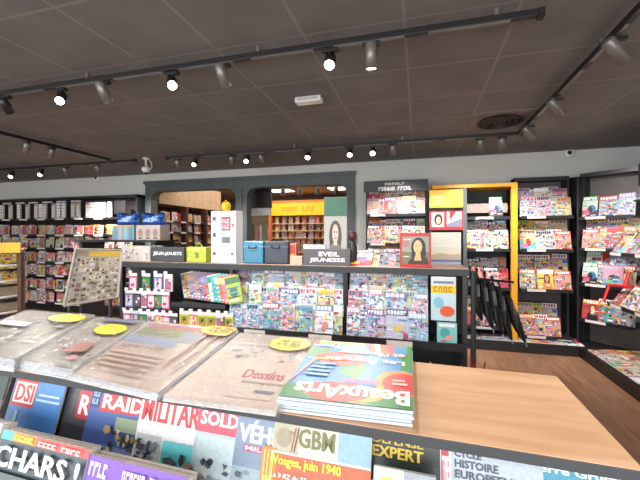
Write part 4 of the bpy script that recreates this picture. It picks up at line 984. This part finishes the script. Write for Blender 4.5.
fm = [('black covered magazine with pink title block at the left picture edge', -36, d_a, -.008),
      ('blue DSI magazine under the counter edge at the left', 18, d_dsi, -.022),
      ('dark grey magazine peeping out between the DSI and RAIDS covers', 60, d_d, -.004),
      ('blue RAIDS magazine with a soldier on a vehicle', 95, d_raids, -.012),
      ('white MILITARIA magazine with red title letters', 144, d_mil, -.020),
      ('SOLDATS magazine with a pink-red title band', 200, d_sol, -.028),
      ('grey VEH MILITAIRES magazine about military vehicles', 239, d_veh, -.036),
      ('orange-red GBM magazine with Vosges juin 1940 headline', 275, d_gbm, -.044),
      ('dark green EXPERT magazine with yellow title', 370, d_exp, -.012),
      ('pale blue HISTOIRE EUROPEENNE magazine', 440, d_his, -.020),
      ('teal blue magazine with white title near the right counter corner', 516, d_pg, -.012),
      ('black magazine under the right end of the counter edge', 566, d_dk, -.004)]
for lab, a, fn, bb in fm: front_mag('magazine', lab, a, None, fn, b=bb + .05, zt=1.094, w=.205 if 'DSI' in lab else .225 if 'GBM' in lab else .185 if 'HISTOIRE' in lab else .235, t_=.006)
def stack(label, u0, u1, zt, b, draw, n=3, h=.28, w=None):
    s0, s1 = s_of(u0, b), s_of(u1, b); w_ = w or (s0 - s1); T = .035
    t_ = thing('magazine_stack', label, 'magazine stack', (0, 0, 0)); t_.matrix_world = cf(s0, b, zt) @ Matrix.Rotation(-LN, 4, 'X')
    mb = MB(); mb.box(0, w_, 0, .003, -h, 0, 'd8d6d0'); mb.M = Matrix.Translation((0, 0, -h)); sh_ = Sheet(mb, w_, h); draw(sh_); mb.obj('cover', PRINT, t_)
    mb = MB()
    for k in range(n): mb.box(.002 * (k % 2), w_ - .001 * k, .0035 + k * T / n, .0035 + (k + 1) * T / n - .0008, -h, -.002 * (k % 3), ['d8d2c8', 'e4e0da', 'c8c2b8'][k % 3])
    mb.obj('page_block', PRINT, t_)
def d_chars(s):
    s.rect(0, 0, 1, 1, '46535c'); s.rect(0, .93, .14, 1, '4fc4b8'); s.rect(.14, .93, .42, 1, 'ec8a30'); s.rect(.42, .93, 1, 1, 'e25a54'); s.marks(6, .16, .945, .4, .985, 'f0d050'); s.marks(9, .46, .945, .95, .98, 'f4d0c8')
    s.text('CHARS !', .03, .74, .97, .9, 'f2f4f4'); s.rect(0, 0, 1, .7, '55646a')
def d_pur(s): s.rect(0, 0, 1, 1, '7a50b8'); s.marks(4, .05, .86, .25, .96, 'e4d8f0'); s.marks(13, .4, .86, .92, .95, 'cfc0e8'); s.rect(0, 0, 1, .8, '6a42a8')
def d_pale(s): s.rect(0, 0, 1, 1, 'b9c0c8'); s.disc(.25, .88, .18, .07, 'c8cc58', 14); s.marks(4, .14, .85, .36, .91, '3c6a4a'); s.rect(.5, .8, 1, 1, '9098a4'); s.rect(.05, .3, .9, .7, 'a0a8b0')
def d_lt(s): s.rect(0, 0, 1, 1, '8fc0cc'); s.rect(0, .9, 1, 1, 'cfe4e8'); s.marks(3, .2, .8, .7, .9, 'f2f6f6')
stack('thick stack of grey magazines titled CHARS at the lower left', 4, 90, 1.036, -.13, d_chars, 8)
stack('purple fronted magazine stack right of the CHARS stack', 88, 188, 1.025, -.13, d_pur, 4)
stack('pale blue magazine at the far lower left corner', -60, 3, 1.045, -.125, d_lt, 2)
front_mag('magazine', 'pale grey magazine with a yellow oval below the EXPERT cover', 374, 436, d_pale, zt=1.066, b=-.04)

# ---------------------------------------------------------------- newspapers on top
def world_uv(c4_, a, b): return c4_[0] * (1 - a) * (1 - b) + c4_[1] * a * (1 - b) + c4_[2] * a * b + c4_[3] * (1 - a) * b
def pile(name, label, cat, corners, z1, z0, pages, draw, film=False, sticker=None, side='dfe4ea', cover_name='cover'):
    """corners in the photo at the height of the pile's top: near left, near right, far right, far left"""
    c = [atz(u, v, z1) for u, v in corners]
    ctr = sum(c, Vector()) / 4; ctr.z = z0
    t_ = thing(name, label, cat, ctr)
    L = [p - ctr for p in c]; hh = z1 - z0
    mb = MB(); r_ = random.Random(len(label)); n = pages
    for k in range(n):
        o_ = Vector((r_.uniform(-.003, .003), r_.uniform(-.003, .003), 0)) if k < n - 1 else Vector()
        za, zb = hh * k / n + .0002, hh * (k + 1) / n - .0006
        vs = [Vector((p.x, p.y, za)) + o_ for p in L] + [Vector((p.x, p.y, zb)) + o_ for p in L]
        mb.add(vs, [(3, 2, 1, 0), (4, 5, 6, 7), (0, 1, 5, 4), (1, 2, 6, 5), (2, 3, 7, 6), (3, 0, 4, 7)], side if k % 2 else 'c9ccd0')
    mb.obj('page_block', PRINT, t_)
    # cover art laid on the top, cover up = far side
    art = MB(); s = Sheet(art, 1, 1); draw(s)
    out = MB(); out.f = art.f; out.c = art.c
    for (x, y, z) in art.v:
        q = world_uv([Vector((p.x, p.y, 0)) for p in L], x, z); out.v.append((q.x, q.y, hh - y * .6))
    out.obj(cover_name, PRINT, t_)
    if sticker:
        a, b, ra, rb, lines, rot = sticker
        art = MB(); s = Sheet(art, 1, 1); s.disc(a, b, ra, rb, 'e8d81e' if rot != 2 else 'f0bc20', 24)
        for i, tx in enumerate(lines): s.marks(len(tx), a - ra * .55, b + rb * (.15 - .55 * i), a + ra * .6, b + rb * (.5 - .55 * i), '5a5410')
        out = MB(); out.f = art.f; out.c = art.c
        for (x, y, z) in art.v:
            q = world_uv([Vector((p.x, p.y, 0)) for p in L], x, z); out.v.append((q.x, q.y, hh + .009 - y * .6))
        out.obj('oval_sticker', PRINT, t_)
    if film:
        N = 26; mb = MB(); vs = []; fs = []
        for j in range(N + 1):
            for i in range(N + 1):
                a = -.04 + 1.08 * i / N; b = -.03 + 1.06 * j / N
                q = world_uv([Vector((p.x, p.y, 0)) for p in L], a, b)
                e = max(0, -a, a - 1, -b, b - 1) / .04
                zz = hh + .005 + .0035 * math.sin(7 * a + 5 * b + math.sin(11 * b)) * math.sin(13 * b - 4 * a) + .002 * r_.random()
                if e > 0: zz = zz - e * min(hh * .9, .04) + .003 * math.sin(30 * (a + b))
                vs.append((q.x, q.y, max(.002, zz)))
        for j in range(N):
            for i in range(N): k = j * (N + 1) + i; fs.append((k, k + 1, k + N + 2, k + N + 1))
        mb.add(vs, fs); mb.obj('plastic_wrap', FILM, t_, smooth=True)
    return t_
def d_ba(s):   # rows given as seen from the camera, title upside down at the near edge
    s.rect(0, 0, 1, 1, '3f8cc4'); s.poly([(0, .66), (.16, .62), (.24, .72), (.2, .82), (0, .84)], '33893a'); s.disc(.12, .95, .16, .06, 'c8200f', 18)
    s.rect(.9, .5, 1, 1, '3a9038'); s.poly([(.4, .36), (.55, .3), (.62, .5), (.5, .6), (.38, .52)], '33893a')
    s.rect(.05, .93, .95, 1, '8ab060'); s.poly([(.5, 1), (.62, .8), (.95, .74), (.85, 1)], 'cc2a14'); s.rect(.82, .8, .95, .98, '4a90c4'); s.poly([(.62, 1), (.68, .72), (.72, .72), (.68, 1)], 'e8dca0')
    s.disc(.36, .62, .26, .13, 'cc200c', 24); s.rect(0, .0, 1, .17, '2a8038'); s.disc(.5, .12, .3, .11, 'dca028', 24); s.disc(.42, .12, .27, .12, 'cc200c', 24)
    s.disc(.9, .3, .2, .18, 'e09820', 24); s.disc(.93, .29, .17, .15, 'cc200c', 24); s.poly([(0, .2), (.02, .2), (.14, .6), (.1, .6)], 'e08a9a'); s.rect(.04, .58, .36, .6, 'd8d050')
    s.text('BeauxArts', .08, .03, .97, .2, 'f2eee8', rot180=True)
    s.text('HORS SERIE', .45, .24, .73, .3, 'd880b8', rot180=True); s.text('Les Français', .2, .57, .93, .66, 'f4e4dc', rot180=True)
    s.text("et l'humour", .3, .71, .93, .79, 'f4ecdc', rot180=True); s.text('Tout', .08, .82, .3, .9, 'e6f0f4', rot180=True)
    for k in range(4): s.rect(.1 + .01 * k, .3 + .06 * k, .3 + .01 * k, .33 + .06 * k, '6cacd8')
    s.rect(.84, .26, .96, .29, 'f0c8b8'); s.rect(.84, .31, .94, .335, 'f0c8b8')
pile('magazine_pile', 'red, green and blue BeauxArts magazines piled flat on the beech counter', 'magazine pile', [(278, 396), (413, 411), (412, 347), (316, 340)], CT + .036, CT + .001, 5, d_ba, side='b4c8d8')
def d_ass(s):
    s.rect(0, 0, 1, 1, 'cfb7a6'); s.rect(0, .72, 1, 1, 'a89282'); s.rect(.0, .78, 1, .8, 'c8b4a4'); s.text('Dessins', .5, .27, .9, .38, 'b8474a'); s.text('intemporels', .54, .2, .96, .25, '7a5a58'); s.rect(.72, .12, .9, .155, '6a5a78'); s.rect(.5, .06, .9, .07, 'a8807a')
    s.rect(.02, .02, .98, .03, 'cfbcac'); blobs(s, 18, .1, .5, .9, .7, ['a896a0', 'b8a8a4', '8c7c80'], seed=21, r0=.02, r1=.06)
pile('newspaper_pile', 'beige film-wrapped newspapers with yellow oval left of the BeauxArts pile', 'newspaper pile', [(163, 396), (276, 411), (320, 339), (240, 333)], CT + .014, CT + .001, 3, d_ass, True, (.72, .8, .23, .13, ['NOUVEAU', 'LE 2 JUIN'], 1), side='d8c8b8')
def d_pb(s):
    s.rect(0, 0, 1, 1, 'c8b4a4'); s.rect(.05, .55, .6, .95, '8a949e'); s.rect(.05, .68, .55, .84, '7a7c3a'); s.rect(.1, .84, .85, .96, 'a8584a'); s.rect(.0, .5, .62, .64, '8c9cb8'); s.rect(.58, .6, .8, .84, '8a8a94')
    s.marks(18, .1, .42, .6, .47, '8a6450'); s.rect(.78, .2, .8, .85, 'a03c34'); s.rect(.9, .2, .92, .85, '8a7468')
    for k in range(5): s.rect(.08, .08 + .06 * k, .7, .1 + .06 * k, 'a89484')
pile('newspaper_pile', 'film-wrapped newspapers with a green and blue photo strip', 'newspaper pile', [(70, 373), (158, 393), (238, 330), (148, 321)], CT + .022, CT + .001, 4, d_pb, True, (.88, .9, .2, .12, ['NOUVEAU', 'PRIX'], 2), side='cfd2d6')
def d_pc(s):
    s.rect(0, 0, 1, 1, 'aca49c'); blobs(s, 40, .05, .1, .95, .9, ['989088', 'b8b0a8', '8c8884', 'c4beb8'], seed=31, r0=.02, r1=.05); s.poly([(.5, .15), (.85, .2), (.8, .36), (.55, .34)], '9a5a50'); s.rect(.3, .85, .95, .93, '7c7e98')
    s.disc(.8, .1, .07, .035, 'b0606a'); s.rect(.7, .02, .9, .05, '6a7064')
pile('newspaper_pile', 'pale grey film-wrapped newspapers with a lemon oval sticker beside the photo strip pile', 'newspaper pile', [(14, 359), (73, 370), (146, 321), (96, 317)], CT + .03, CT + .001, 6, d_pc, True, (.68, .66, .27, .13, [], 1), side='c6ccd4')
def d_pd(s):
    s.rect(0, 0, 1, 1, 'a0988e'); blobs(s, 40, .05, .1, .95, .9, ['8c8880', 'b0a89c', '80807c', 'b8b4a8'], seed=33, r0=.02, r1=.06); s.rect(.1, .5, .5, .6, 'b0c0c8')
pile('newspaper_pile', 'grey wrapped newspapers with lemon oval sticker at the left picture edge', 'newspaper pile', [(-70, 349), (14, 359), (95, 315), (26, 310)], CT + .04, CT + .001, 6, d_pd, True, (.78, .8, .24, .12, [], 1), side='c2c8d0')
